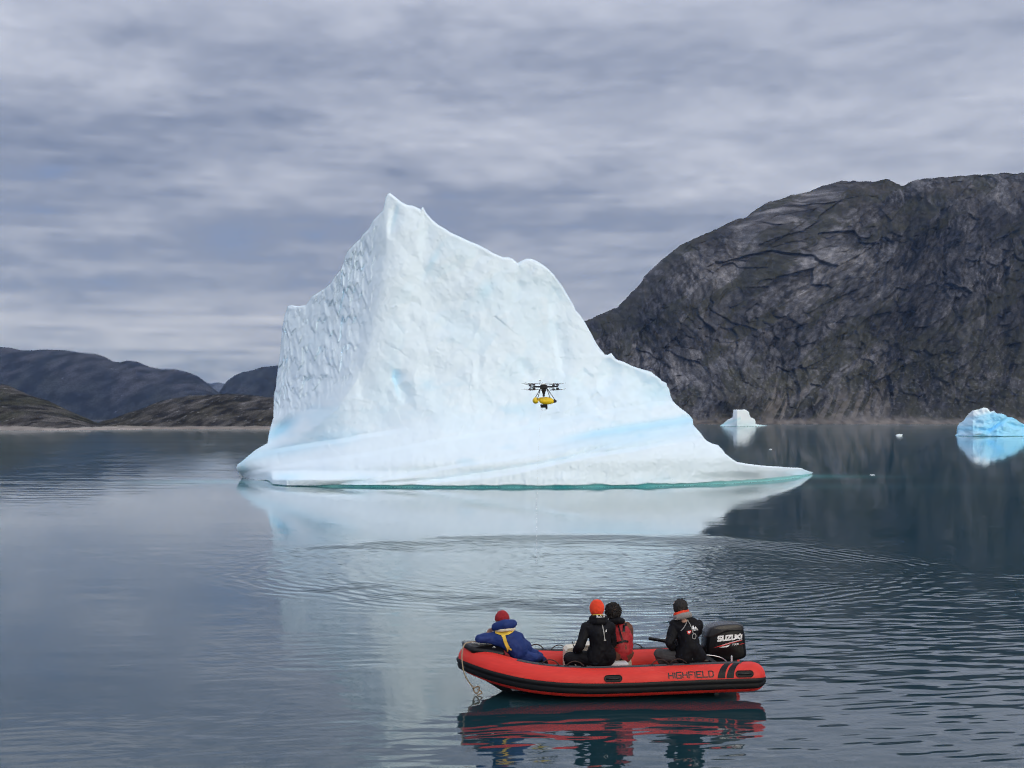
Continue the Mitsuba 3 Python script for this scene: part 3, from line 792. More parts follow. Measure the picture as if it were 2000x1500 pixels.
def on_tube(s, th, lift=0.0):
    """A point of the buoyancy tube: s metres along it from the near stern end, th degrees up from straight outboard, lifted off its skin."""
    s, th, lift = np.broadcast_arrays(np.asarray(s, float), np.asarray(th, float), np.asarray(lift, float))
    c = PF(np.clip(s, 0, PL))
    d = PF.derivative()(np.clip(s, .01, PL - .01))
    d = d / np.linalg.norm(d, axis=-1, keepdims=True)
    out = np.cross(d, [0, 0, 1.0])
    out = -out / np.linalg.norm(out, axis=-1, keepdims=True)
    up = np.cross(out, d)
    up = np.where(up[..., 2:] < 0, -up, up)
    r = (tube_r(s) + lift)[..., None]
    a = np.radians(th)[..., None]
    return c + r * (np.cos(a) * out + np.sin(a) * up)


if PF.derivative()(PL / 2)[1] * 0 + on_tube(2.0, 0.0)[1] > PATH[5, 1]:
    _on = on_tube
    on_tube = lambda s, th, lift=0.0: _on(s, 180 - np.asarray(th, float), lift)   # noqa: E731


def s_of(lx, far=False):
    q = np.linspace(0, PL / 2, 800)
    s = float(np.interp(-lx, -PF(q)[:, 0], q))
    return PL - s if far else s


def swept(s0, s1, section, ns=260):
    """A band on the tube: section = list of (degrees, lift), closed, swept from s0 to s1."""
    s = np.linspace(s0, s1, ns)
    sec = np.asarray(section, float)
    P = np.array([on_tube(s, a, l) for a, l in sec]).transpose(1, 0, 2)
    v = B(P).reshape(-1, 3)
    n = len(sec)
    f = grid_faces(ns, n, True)
    tri = np.vstack([f[:, [0, 1, 2]], f[:, [0, 2, 3]]])
    o = (ns - 1) * n
    caps = [[0, j + 1, j] for j in range(1, n - 1)] + [[o, o + j, o + j + 1] for j in range(1, n - 1)]
    t = trimesh.Trimesh(v, np.vstack([tri, caps]), process=False)
    t.fix_normals()
    return t


bt = 'inflatable_boat'
th = np.arange(0, 360, 10.0)
ss = np.r_[np.linspace(0, .26, 14), np.linspace(.3, PL - .3, 300), np.linspace(PL - .26, PL, 14)]
P = np.array([on_tube(ss, a) for a in th]).transpose(1, 0, 2)
f = grid_faces(len(ss), len(th), True)
tube_mesh = trimesh.Trimesh(B(P).reshape(-1, 3), np.vstack([f[:, [0, 1, 2]], f[:, [0, 2, 3]]]), process=False)
tube_mesh.fix_normals()
scene[bt + '__tube'] = ply(tube_mesh, 'red_hypalon', smooth=True)
add(bt + '__rubbing_strake', swept(.015, PL - .015, [(4, -.004), (4, .014), (0, .026), (-7, .028), (-12, .014), (-17, .013), (-21, .030), (-31, .034), (-37, .018), (-38, -.004)]), 'black_rubber', 40)
for k, (a, b_) in enumerate(((s_of(4.05), s_of(.80)), (s_of(.95, True), s_of(4.05, True)))):
    add(bt + '__grip_strip', swept(a, b_, [(74, -.002), (74, .005), (84, .006), (98, .006), (108, .005), (108, -.002)], 160), 'grey_grip', 40)
# seams: doubled fabric bands round the tube
for lx in (3.35, 2.62, 1.42):
    s0 = s_of(lx)
    add(bt + '__seam_band', swept(s0 - .022, s0 + .022, [(110, .0), (110, .003), (60, .003), (5, .003), (5, 0), (60, -.002)], 6), 'red_hypalon', 40)


def hand_loop(u, v, Y, far, w=.125, h=.062):
    lx = unB(at(u, v, Y))[0]
    s0 = s_of(lx, far)
    g = np.linspace(-1, 1, 13)
    pts = on_tube(s0 + w * g, 92 + 0 * g, .008 + h * np.clip(1 - np.abs(g) ** 2.2, 0, 1))
    t = cable(B(pts), .0085, 6)
    add(bt + '__hand_loop', t, 'strap_web', True)
    for e in (-1, 1):
        add(bt + '__loop_patch', swept(s0 + e * w - .04, s0 + e * w + .04, [(80, 0), (80, .010), (104, .010), (104, 0)], 5), 'black_rubber', 40)


for u, v in ((1071, 1295), (1120, 1299), (1290, 1300), (1326, 1299)):
    hand_loop(u, v, 19.8, False)
for u, v in ((1042, 1262), (1090, 1261), (1241, 1256)):
    hand_loop(u, v, 21.15, True)


def stadium(s0, th0, half, hh, lift, rim):
    """A rounded rubber patch on the tube with a raised rim and a grab bar."""
    n, m = 40, 7
    g = np.linspace(0, 2 * np.pi, n, endpoint=False)
    cx, cy = np.cos(g), np.sin(g)
    ox = np.sign(cx) * (half - hh) + hh * cx
    oy = hh * cy
    rings, sc = [], [(1.0, 0.0), (1.0, rim), (.90, rim), (.80, lift), (.4, lift), (.02, lift)]
    for k, l in sc:
        shrink = (1 - k) * hh
        x = np.sign(cx) * (half - hh) + (hh - shrink) * cx if k > .3 else ox * k
        y = oy * k
        rings.append(B(on_tube(s0 + x, th0 + np.degrees(y / TR), l)))
    f = grid_faces(len(rings), n, True)
    t = trimesh.Trimesh(np.array(rings).reshape(-1, 3), np.vstack([f[:, [0, 1, 2]], f[:, [0, 2, 3]]]), process=False)
    t.fix_normals()
    bar = cable(B(on_tube(s0 + np.linspace(-1, 1, 7) * half * .72, th0 - 1, lift + .022 * np.clip(1 - np.abs(np.linspace(-1, 1, 7)) ** 4, 0, 1))), .013, 8)
    return t, bar


for lx in (unB(at(1197, 1322, 19.55))[0], unB(at(1453, 1312, 19.75))[0]):
    a, b_ = stadium(s_of(lx), 21, .130, .048, .006, .016)
    k = add(bt + '__grab_patch', a, 'black_rubber', 40)
    scene[k + '__grab_bar'] = ply(b_, 'black_plastic', smooth=True)


def on_tube_print(mesh, lx0, th0, lift=.002):
    """Flat lettering laid on the skin of the tube; reads from bow to stern."""
    mesh = mesh.subdivide_to_size(.03) if hasattr(mesh, 'subdivide_to_size') else mesh
    v = np.array(mesh.vertices)
    return trimesh.Trimesh(B(on_tube(s_of(lx0) - v[:, 0], th0 + np.degrees(v[:, 1] / TR), lift + v[:, 2])), mesh.faces, process=False)


GLYPH = {'H': [[(0, 0), (0, 1)], [(1, 0), (1, 1)], [(0, .5), (1, .5)]], 'I': [[(0, 0), (0, 1)]], 'G': [[(1, 1), (.1, 1), (0, .9), (0, .1), (.1, 0), (1, 0), (1, .5), (.5, .5)]],
         'F': [[(1, 1), (0, 1), (0, 0)], [(0, .5), (.8, .5)]], 'E': [[(1, 1), (0, 1), (0, 0), (1, 0)], [(0, .5), (.85, .5)]], 'L': [[(0, 1), (0, 0), (1, 0)]],
         'D': [[(0, 0), (.75, 0), (1, .2), (1, .8), (.75, 1), (0, 1), (0, 0)]], 'S': [[(1, 1), (.12, 1), (0, .9), (0, .6), (.12, .5), (.88, .5), (1, .4), (1, .1), (.88, 0), (0, 0)]],
         'U': [[(0, 1), (0, .15), (.15, 0), (.85, 0), (1, .15), (1, 1)]], 'Z': [[(0, 1), (1, 1), (0, 0), (1, 0)]], 'K': [[(0, 0), (0, 1)], [(1, 1), (.1, .5), (1, 0)]]}


def stroked(text, width, height, pen, slant=0.0, wide=1.0, depth=.002):
    """Lettering drawn with a broad pen, width by height metres, reading along +x from the origin."""
    lines, x = [], pen / 2
    adv = {c: (0 if c == 'I' else 1) for c in text}
    total = sum(adv[c] for c in text)
    gap = pen * 1.55 * wide
    cell = (width - pen - gap * (len(text) - 1)) / total
    for c in text:
        for st in GLYPH[c]:
            lines.append(LineString([(x + px * cell + slant * (pen / 2 + py * (height - pen)), pen / 2 + py * (height - pen)) for px, py in st]).buffer(pen / 2, cap_style=2 if len(st) == 2 else 3, join_style=2))
        x += adv[c] * cell + gap
    u = unary_union(lines)
    return trimesh.util.concatenate([trimesh.creation.extrude_polygon(g, depth, engine='earcut') for g in getattr(u, 'geoms', [u])])


txt = stroked('HIGHFIELD', .660, .100, .0165)
scene[bt + '__lettering'] = ply(on_tube_print(txt, unB(at(1302, 1316, 19.72))[0], 11.5), 'dark_print', smooth=False)
l0 = unB(at(1399, 1316, 19.75))[0]
for k, dx in enumerate((0, .128)):
    # swoosh bands: curved, from the strake up and aft over the shoulder of the tube
    hh = np.linspace(.012, .36, 14)
    c = dx + .05 + .26 * (hh / .36) ** 1.9
    w = np.interp(hh, [0, .36], [.108, .078])
    poly = Polygon(np.vstack([np.stack([c - w / 2, hh], -1), np.stack([c + w / 2, hh], -1)[::-1]]))
    m_ = trimesh.creation.extrude_polygon(poly, .002, engine='earcut')
    scene[bt + '__stripe' + ('' if k == 0 else '_001')] = ply(on_tube_print(m_, l0, 4, .0015), 'black_rubber', smooth=False)

# hull and deck
def hull_section(lx):
    k = np.clip((lx - .38) / 1.3, 0, 1) ** .7
    hw = .06 + .60 * k
    keel = np.interp(lx, [.38, .7, 1.2, 2, 4.0], [.18, -.02, -.14, -.20, -.20])
    ch = np.interp(lx, [.38, .7, 1.2, 2, 4.0], [.40, .27, .14, .08, .08])
    return np.array([(lx, -hw, ch + .14), (lx, -hw, ch), (lx, -hw * .5, (ch + keel) / 2 - .01), (lx, -.03, keel), (lx, .03, keel), (lx, hw * .5, (ch + keel) / 2 - .01), (lx, hw, ch), (lx, hw, ch + .14)])


xs = np.linspace(.38, 3.78, 26)
P = np.array([hull_section(x) for x in xs])
f = grid_faces(len(xs), 8, True)
o = (len(xs) - 1) * 8
caps = [[0, j, j + 1] for j in range(1, 7)] + [[o, o + j + 1, o + j] for j in range(1, 7)]
hm = trimesh.Trimesh(B(P).reshape(-1, 3), np.vstack([f[:, [0, 1, 2]], f[:, [0, 2, 3]], caps]), process=False)
hm.fix_normals()
scene[bt + '__hull'] = ply(hm, 'hull_paint', smooth=40)
scene[bt + '__deck'] = ply(moved(rbox((.75, -.52, .10), (3.72, .52, .25), .02), B), 'deck_grey', smooth=40)
scene[bt + '__transom'] = ply(moved(rbox((3.70, -.56, -.05), (3.78, .56, .46), .02), B), 'hull_paint', smooth=40)
# black step pad over the bow with its cleat
pad = m3.Manifold.batch_hull([ball(p, r, 16) for p, r in (((.10, -.10, .70), .035), ((.10, .10, .70), .035), ((.22, -.27, .655), .05), ((.22, .27, .655), .05), ((.62, -.34, .60), .05), ((.62, .34, .60), .05), ((.60, -.2, .66), .05), ((.60, .2, .66), .05))])
scene[bt + '__bow_pad'] = ply(moved(soften(pad, .04, 4), B), 'black_plastic', smooth=40)
scene[bt + '__cleat'] = ply(moved(trimesh.util.concatenate([mmesh(bones([[((.30, -.17, .70), .012), ((.30, -.17, .735), .012)], [((.20, -.17, .74), .011), ((.40, -.17, .735), .011)]])), mmesh(rbox((.24, -.21, .695), (.36, -.13, .708), .005))]), B), 'steel', smooth=40)
scene[bt + '__lifting_eye'] = ply(moved(trimesh.util.concatenate([mmesh(rbox((.47, -.30, .66), (.56, -.24, .675), .005)), mmesh(bones([[((.49, -.27, .68), .008), ((.515, -.27, .70), .008), ((.54, -.27, .68), .008)]]))]), B), 'steel', smooth=40)
# cream seat locker with a curved after end, on the far side
prof = Polygon([(1.62, .24), (1.62, .55), (1.66, .59), (1.9, .615), (2.42, .615), (2.50, .61), (2.545, .57), (2.58, .50), (2.605, .40), (2.62, .30), (2.62, .24)])
lk = trimesh.creation.extrude_polygon(prof.buffer(-.015).buffer(.015), .34, engine='earcut')
lk = trimesh.Trimesh(np.stack([lk.vertices[:, 0], .12 + lk.vertices[:, 2], lk.vertices[:, 1]], -1), lk.faces, process=False)
scene[bt + '__seat_locker'] = ply(moved(lk, B), 'cream_gelcoat', smooth=35)
scene[bt + '__seat_locker__lid'] = ply(moved(rbox((1.80, .10, .612), (2.44, .48, .640), .012), B), 'cream_gelcoat', smooth=40)
scene[bt + '__thwart'] = ply(moved(rbox((2.02, -.52, .25), (2.46, .10, .40), .02), B), 'deck_grey', smooth=40)
scene['seat_cushion'] = ply(moved(rbox((1.98, -.50, .402), (2.46, .08, .475), .03), B), 'pale_cushion', smooth=40)
tag('seat_cushion', 'pale grey cushion on the thwart under the person in the red lifejacket', 'cushion')
tag(bt, 'red inflatable boat with black rubbing strake carrying four people', 'boat')
for k in list(scene):
    if k.startswith(bt + '__') and k.endswith('lettering'):
        labels[k] = {'label': 'dark lettering on the side of the tube'}
for q in np.array([(3.45, -.36, .40)]):
    scene['battery_box'] = ply(moved(rbox((3.30, -.46, .252), (3.66, -.10, .50), .03), B), 'black_plastic', smooth=40)
tag('battery_box', 'black box at the stern between the helmsman and the outboard motor', 'box')
scene[bt + '__stern_light_post'] = ply(moved(bones([[((3.95, -.60, .46), .012), ((3.95, -.60, .56), .012)]]), B), 'pale_cushion', smooth=40)
scene['battery_box__cable'] = ply(cable(B([(3.50, -.42, .50), (3.62, -.47, .56), (3.80, -.48, .53), (3.92, -.44, .45)]), .009, 6), 'steel', smooth=True)

# mooring rope over the bow
rp = [at(970, 1265, 20.12), at(950, 1255.5, 20.1), at(925, 1253.5, 20.05), at(910, 1256, 20.0), at(904, 1266, 19.97), at(902, 1283, 19.95), at(903.5, 1300, 19.95), at(908, 1318, 19.98), at(917, 1334, 20.0), at(927, 1345, 20.02)]
scene['mooring_rope__line'] = ply(cable(rp, .0095, 8), 'rope_fibre', smooth=True)
kn = np.array(at(930, 1346, 20.02))
scene['mooring_rope__knot'] = ply(trimesh.util.concatenate([cable(kn + .045 * np.stack([np.cos(g), .7 * np.sin(g * 2.0), 1.0 * np.sin(g) + .3 * np.cos(2 * g)], -1), .011, 8) for g in (np.linspace(0, 6.0, 16), np.linspace(1, 7.0, 16) * 1.1)]), 'rope_fibre', smooth=True)
scene['mooring_rope__loose_end'] = ply(cable([kn + [.02, 0, .0], kn + [.06, -.02, -.02], kn + [.085, -.02, -.05], kn + [.03, -.03, -.075], kn + [-.02, -.02, -.13]], [.0095, .0095, .0095, .0095, .006], 8), 'rope_fibre', smooth=True)
tag('mooring_rope', 'tan rope hanging over the bow and ending in a knot at the water', 'rope')

# ------------------------------------------------------------------ outboard motor
mat('cowl_black', (.0045, .0045, .0055), .28, specular=.22)
mat('cowl_grey', worn((.016, .016, .018), .2, 12.0), .25, specular=.4)
om = 'outboard_motor'
cw = np.array([(1378, 1245), (1381, 1236), (1388, 1227), (1399.5, 1222.7), (1416.7, 1220.5), (1432, 1220), (1445.5, 1220.5), (1454.7, 1223.8), (1456.3, 1231), (1458.7, 1238), (1460, 1257.8), (1462.7, 1280.7), (1461, 1286), (1450, 1291), (1422.5, 1294.5), (1393.7, 1292), (1377.6, 1282), (1376.5, 1263.5)])
MY = 20.62                                       # distance of the cowl's near side
cwl = unB(at(cw[:, 0], cw[:, 1], MY))[:, [0, 2]]
MLY = float(unB(at(1420, 1260, MY))[1])


def loft(poly, half, mid, inset=.06, n=120):
    p = np.vstack([poly, poly[:1]])
    p = resample(p, n + 1)[:-1]
    for _ in range(3):
        p = (np.roll(p, 1, 0) + 2 * p + np.roll(p, -1, 0)) / 4
    c = p.mean(0)
    rings = []
    for k in np.linspace(-1, 1, 13):
        sh = 1 - inset / .28 * (1 - np.sqrt(max(0.0, 1 - abs(k) ** 3.2)))
        q = c + (p - c) * sh
        rings.append(np.stack([q[:, 0], np.full(n, mid + k * half), q[:, 1]], -1))
    f = grid_faces(13, n, True)
    v = np.vstack([np.array(rings).reshape(-1, 3), [[c[0], mid - half, c[1]], [c[0], mid + half, c[1]]]])
    a, o = 13 * n, 12 * n
    caps = [[a, (j + 1) % n, j] for j in range(n)] + [[a + 1, o + j, o + (j + 1) % n] for j in range(n)]
    t = trimesh.Trimesh(v, np.vstack([f[:, [0, 1, 2]], f[:, [0, 2, 3]], caps]), process=False)
    t.fix_normals()
    return t


HALF = .20
scene[om + '__cowl'] = ply(moved(loft(cwl, HALF, MLY + HALF), B), 'cowl_black', smooth=50)
lid = np.array([(1377, 1246), (1380, 1235), (1387, 1225.5), (1399.5, 1221.3), (1416.7, 1219.2), (1432, 1218.8), (1446, 1219.3), (1455.5, 1223), (1457.5, 1231.5), (1450, 1233), (1430, 1233.5), (1412, 1237), (1398, 1243), (1388, 1247)])
ll = unB(at(lid[:, 0], lid[:, 1], MY))[:, [0, 2]]
scene[om + '__cowl_lid'] = ply(moved(loft(ll, HALF + .006, MLY + HALF, .05), B), 'cowl_grey', smooth=50)


def on_cowl(mesh, u, v, rise=.03, lift=.0):
    """Print laid on the near face of the cowl."""
    q = np.array(mesh.vertices)
    o = unB(at(u, v, MY))
    return trimesh.Trimesh(B(np.stack([o[0] + q[:, 0], MLY + .010 * 0 - .004 - q[:, 2] - lift, o[2] + q[:, 1] + q[:, 0] * rise], -1)), mesh.faces, process=False)


t = stroked('SUZUKI', .378, .086, .0235, .10, .62, .003)
scene[om + '__lettering'] = ply(on_cowl(t, 1400, 1253.2, .09), 'white_print', smooth=False)


def flat(pts):
    p = (np.array(pts, float) - pts[0]) * [MY / FOCAL, -MY / FOCAL]
    return trimesh.creation.extrude_polygon(Polygon(p), .003, engine='earcut')


for nm, pts, m_ in (('red_stripe', [(1393, 1264.5), (1420, 1256), (1449, 1250.2), (1449, 1251.4), (1424, 1257.5), (1410, 1262)], 'red_print'),
                    ('white_stripe', [(1404, 1264), (1416, 1261.5), (1426, 1259), (1421, 1263.5), (1412, 1264.3)], 'white_print'),
                    ('white_stripe', [(1408, 1259.8), (1430, 1253.6), (1450, 1249.4), (1450, 1250.0), (1431, 1255), (1412, 1259.8)], 'white_print'),
                    ('red_stripe', [(1444, 1258.5), (1454, 1256.4), (1454, 1257.4), (1446, 1259)], 'red_print')):
    add(f'{om}__{nm}', on_cowl(flat(pts), *pts[0], 0, .001), m_, False)
t = meshkit.text_mesh('FOUR', .026, .003, bold=True)
scene[om + '__lettering_001'] = ply(on_cowl(t, 1430.5, 1260.8, .10), 'white_print', smooth=False)
mx = float(unB(at(1400, 1280, MY))[0])
mid = MLY + HALF
scene[om + '__bracket'] = ply(moved(m3.Manifold.batch_boolean([rbox((3.60, mid - .14, .30), (3.98, mid + .14, .52), .03), rbox((3.62, mid - .10, -.05), (3.70, mid + .10, .50), .02)], m3.OpType.Add), B), 'black_plastic', smooth=40)
scene[om + '__leg'] = ply(moved(m3.Manifold.batch_hull([rbox((3.92, mid - .09, .25), (4.22, mid + .09, .40), .03), rbox((3.98, mid - .04, -.55), (4.18, mid + .04, -.40), .02)]), B), 'black_plastic', smooth=40)
scene[om + '__tiller'] = ply(moved(bones([[((3.75, mid - .02, .52), .045), ((3.45, mid - .06, .60), .040), ((3.10, mid - .10, .685), .030)], [((3.10, mid - .10, .685), .026), ((2.88, mid - .12, .725), .026)]]), B), 'black_plastic', smooth=40)
tag(om, 'black outboard motor with white lettering and red stripe at the stern of the boat', 'outboard motor')

# ------------------------------------------------------------------ people
mat('skin', worn((.46, .27, .20), .10, 30.0), .55, specular=.3)
mat('black_jacket', worn((.0055, .0055, .0075), .35, 25.0), .65, specular=.18)
mat('black_trousers', worn((.0075, .0075, .010), .3, 25.0), .75, specular=.2)
mat('grey_trousers', worn((.060, .058, .058), .35, 18.0), .8)
mat('blue_jacket', worn((.010, .030, .150), .25, 18.0), .6, specular=.3)
mat('brown_jacket', worn((.115, .040, .022), .3, 20.0), .75)
mat('red_lifejacket', worn((.34, .014, .018), .22, 18.0), .6)
mat('yellow_web', worn((.75, .52, .07), .15, 25.0), .65)
mat('orange_wool', worn((.72, .055, .018), .2, 70.0), .95, sheen=.3)
mat('red_wool', worn((.28, .016, .022), .25, 70.0), .95, sheen=.3)
mat('grey_wool', worn((.24, .22, .21), .3, 60.0), .95)
mat('dark_hair', worn((.012, .009, .008), .5, 60.0), .7)
mat('grey_print', (.40, .40, .38), .6)


def unit(v):
    v = np.asarray(v, float)
    return v / np.linalg.norm(v)


def hand_chains(wrist, toward, side, s=1.0, curl=.5):
    """Palm, four unequal bent fingers and a thumb leaving the side of the palm. side: where the thumb points."""
    w, d = np.asarray(wrist, float), unit(toward)
    e = unit(np.asarray(side, float) - d * np.dot(side, d))
    n = np.cross(d, e)
    ch = [[(w, .028 * s), (w + d * .045 * s + e * .022 * s, .020 * s), (w + d * .085 * s + e * .03 * s, .013 * s)], [(w, .026 * s), (w + d * .085 * s - e * .03 * s, .012 * s)], [(w + d * .085 * s + e * .03 * s, .013 * s), (w + d * .085 * s - e * .03 * s, .012 * s)]]
    for k, (o, L) in enumerate(((.031, .066), (.011, .075), (-.010, .070), (-.031, .056))):
        p = w + d * .085 * s + e * o * s
        bend = curl * (1 + .12 * k)
        for j, (f_, r) in enumerate(((.42, .0092), (.33, .0086), (.25, .0078))):
            a = bend * (j + .4)
            q = p + (d * math.cos(a) + n * math.sin(a)) * L * f_ * s
            ch.append([(p, (.0098 - .0006 * j) * s), (q, r * s)])
            p = q
    t0 = w + d * .03 * s + e * .025 * s
    t1 = t0 + (e * .75 + d * .5 + n * .25) * .036 * s
    ch += [[(t0, .013 * s), (t1, .0105 * s)], [(t1, .0105 * s), (t1 + (d * .85 + e * .25 + n * .4) * .030 * s, .0088 * s)]]
    return ch


def head_chains(c, face, up, s=1.0):
    c, f_ = np.asarray(c, float), unit(face)
    u_ = unit(np.asarray(up, float) - f_ * np.dot(up, f_))
    r_ = np.cross(f_, u_)
    P = lambda a, b, d: c + (f_ * a + u_ * b + r_ * d) * s   # noqa: E731
    ch = [[(P(-.02, .03, 0), .088 * s), (P(.02, .035, 0), .082 * s)], [(P(.02, .02, 0), .078 * s), (P(.055, -.075, 0), .040 * s)], [(P(-.01, -.01, 0), .075 * s), (P(.03, -.07, 0), .045 * s)],
          [(P(.092, .01, 0), .009 * s), (P(.112, -.022, 0), .013 * s)], [(P(.075, -.062, -.02), .012 * s), (P(.075, -.062, .02), .012 * s)], [(P(.078, .022, -.035), .016 * s), (P(.078, .022, .035), .016 * s)]]
    for e in (-1, 1):
        ch += [[(P(-.005, .012, e * .079), .018 * s), (P(-.012, -.018, e * .079), .012 * s)]]
    return ch


def scaled(ch, k, add_=0.0):
    return [[(p, r * k + add_) for p, r in c] for c in ch]


def dome(c, face, up, r, cut, scale=(1, 1, 1), seed=1, bump=.004, freq=40):
    """A knitted hat or a head of hair: the upper part of an egg round the head, with a rolled edge."""
    b = trimesh.creation.icosphere(4, 1.0)
    q = np.array(b.vertices)
    f_ = unit(face)
    u_ = unit(np.asarray(up, float) - f_ * np.dot(up, f_))
    r_ = np.cross(f_, u_)
    low = np.clip((cut - q[:, 2]) / .25, 0, 1)
    q[:, 2] = np.maximum(q[:, 2], cut)
    q = q * (1 - .06 * low[:, None] * (q[:, 2:] <= cut + 1e-6))
    q = q * (1 + bump / r * (meshkit.noise(q * freq * r + seed, seed) - .5)[:, None] * 2)
    q = q * np.array(scale) * r
    return trimesh.Trimesh(np.asarray(c, float) + q[:, :1] * f_ + q[:, 1:2] * r_ + q[:, 2:] * u_, b.faces, process=False)


def person(key, J, label, jacket, trousers, face, group=None, boots='black_rubber'):
    """J: joints with clothing radii. Body (skin) is one continuous surface inside the clothes."""
    up = unit(np.asarray(J['head']) - np.asarray(J['neck']))
    up = unit(up + [0, 0, 1.2])
    g = {k: np.asarray(v, float) for k, v in J.items()}
    sh = [(g['shoulder_l'], .078), (g['elbow_l'], .060), (g['wrist_l'], .046)], [(g['shoulder_r'], .078), (g['elbow_r'], .060), (g['wrist_r'], .046)]
    torso = [[(g['chest'], .150), (g['waist'], .142), (g['hip_l'], .118)], [(g['chest'], .150), (g['waist'], .142), (g['hip_r'], .118)],
             [(g['chest'], .135), (g['shoulder_l'], .080)], [(g['chest'], .135), (g['shoulder_r'], .080)], [(g['shoulder_l'], .075), (g['neck'], .068), (g['shoulder_r'], .075)], [(g['hip_l'], .12), (g['hip_r'], .12)]]
    legs = [[(g['hip_l'], .112), (g['knee_l'], .078), (g['ankle_l'], .058)], [(g['hip_r'], .112), (g['knee_r'], .078), (g['ankle_r'], .058)], [(g['hip_l'], .118), (g['hip_r'], .118)]]
    feet = [[(g['ankle_l'], .05), (g['ankle_l'] + unit(g['toe_l'] - g['ankle_l']) * .17, .038)], [(g['ankle_r'], .05), (g['ankle_r'] + unit(g['toe_r'] - g['ankle_r']) * .17, .038)]]
    hands = []
    for s_ in 'lr':
        d = unit(g['hand_' + s_] - g['wrist_' + s_])
        hands += hand_chains(g['wrist_' + s_] + d * .02, d, J.get('thumb_' + s_, (0, 0, 1)), 1.0, .55)
    shrink = lambda c, k: [[(p, r * k) for p, r in x] for x in c]   # noqa: E731
    neck = [[(g['chest'] * .3 + g['neck'] * .7, .07), (g['neck'], .056), (g['head'] - up * .03, .06)]]
    body = bones(shrink(torso, .80) + shrink(list(sh), .72) + shrink(legs, .78) + shrink(feet, .8) + neck + hands + head_chains(g['head'], face, up), 14)
    scene[key + '__body'] = ply(soften(body, .030, 4), 'skin', smooth=True)
    loose = [[(g['chest'], .158), (g['waist'], .158), (g['hip_l'] + [0, 0, .03], .142)], [(g['chest'], .158), (g['waist'], .158), (g['hip_r'] + [0, 0, .03], .142)], [(g['chest'], .145), (g['shoulder_l'], .088)], [(g['chest'], .145), (g['shoulder_r'], .088)]]
    jm = bones(torso + loose + [[(p, r * 1.08) for p, r in sh[0]], [(p, r * 1.08) for p, r in sh[1]]], 18)
    scene[key + '__jacket'] = ply(soften(jm, .024, 8, .026, 9, len(key), (1, 1, .8)), jacket, smooth=True)
    scene[key + '__trousers'] = ply(soften(bones(legs, 18), .026, 6, .022, 10, 7), trousers, smooth=True)
    for k, s_ in enumerate('lr'):
        a = g['ankle_' + s_]
        d = unit(g['toe_' + s_] - a)
        shin = a + (g['knee_' + s_] - a) * .35
        scene[f'{key}__boot' + ('' if k == 0 else '_001')] = ply(soften(bones([[(shin, .066), (a, .062), (a + d * .17, .050)]], 14), .04, 3), boots, smooth=True)
    tag(key, label, 'person', group)
    return g, up


def sheet_on(key, mesh_key_pts, bsdf, r=.006, flat_=.35):
    add(key, cable(mesh_key_pts, r, 6), bsdf, True)


def band(points, width, thick, facing):
    """A flat strap along points, its broad side turned to 'facing'."""
    p = np.asarray(points, float)
    k = np.r_[0, np.cumsum(np.linalg.norm(np.diff(p, axis=0), axis=1))]
    q = np.linspace(0, k[-1], max(8, len(p) * 5))
    c = PchipInterpolator(k, p)(q)
    w = np.interp(q, k, np.broadcast_to(width, (len(p),)))
    t = np.gradient(c, axis=0)
    n = np.broadcast_to(unit(facing), c.shape)
    s = np.cross(t, n)
    s /= np.linalg.norm(s, axis=1, keepdims=True)
    ring = [c + s * w[:, None] / 2 + n * thick / 2, c - s * w[:, None] / 2 + n * thick / 2, c - s * w[:, None] / 2 - n * thick / 2, c + s * w[:, None] / 2 - n * thick / 2]
    v = np.array(ring).transpose(1, 0, 2)
    f = grid_faces(len(q), 4, True)
    o = (len(q) - 1) * 4
    t_ = trimesh.Trimesh(v.reshape(-1, 3), np.vstack([f[:, [0, 1, 2]], f[:, [0, 2, 3]], [[0, 1, 2], [0, 2, 3], [o, o + 2, o + 1], [o, o + 3, o + 2]]]), process=False)
    t_.fix_normals()
    return t_


def snap(mesh_key, mesh, facing=(0, -1, 0), lift=.006):
    """Lays a thin mesh on the garment below it: each vertex goes to the garment's surface along -facing, keeping its own thickness."""
    path = scene[mesh_key]['filename']
    v, f = meshkit.WRITTEN[path][0], meshkit.WRITTEN[path][1]
    tri = v[f].astype(float)
    q = np.array(mesh.vertices)
    # nearest surface in y (the camera side) by projecting triangles on the xz plane
    a, b_, c = tri[:, 0, [0, 2]], tri[:, 1, [0, 2]], tri[:, 2, [0, 2]]
    den = (b_[:, 1] - c[:, 1]) * (a[:, 0] - c[:, 0]) + (c[:, 0] - b_[:, 0]) * (a[:, 1] - c[:, 1])
    den = np.where(np.abs(den) < 1e-12, 1e-12, den)
    ymid = q[:, 1].mean()
    out = q.copy()
    last = None
    for i, p in enumerate(q):
        l1 = ((b_[:, 1] - c[:, 1]) * (p[0] - c[:, 0]) + (c[:, 0] - b_[:, 0]) * (p[2] - c[:, 1])) / den
        l2 = ((c[:, 1] - a[:, 1]) * (p[0] - c[:, 0]) + (a[:, 0] - c[:, 0]) * (p[2] - c[:, 1])) / den
        hit = (l1 >= -1e-6) & (l2 >= -1e-6) & (l1 + l2 <= 1 + 1e-6)
        if hit.any():
            y = (l1 * tri[:, 0, 1] + l2 * tri[:, 1, 1] + (1 - l1 - l2) * tri[:, 2, 1])[hit].min()
            last = y
        elif last is not None:
            y = last
        else:
            continue
        out[i, 1] = y - lift + (p[1] - ymid)
    return trimesh.Trimesh(out, mesh.faces, process=False)


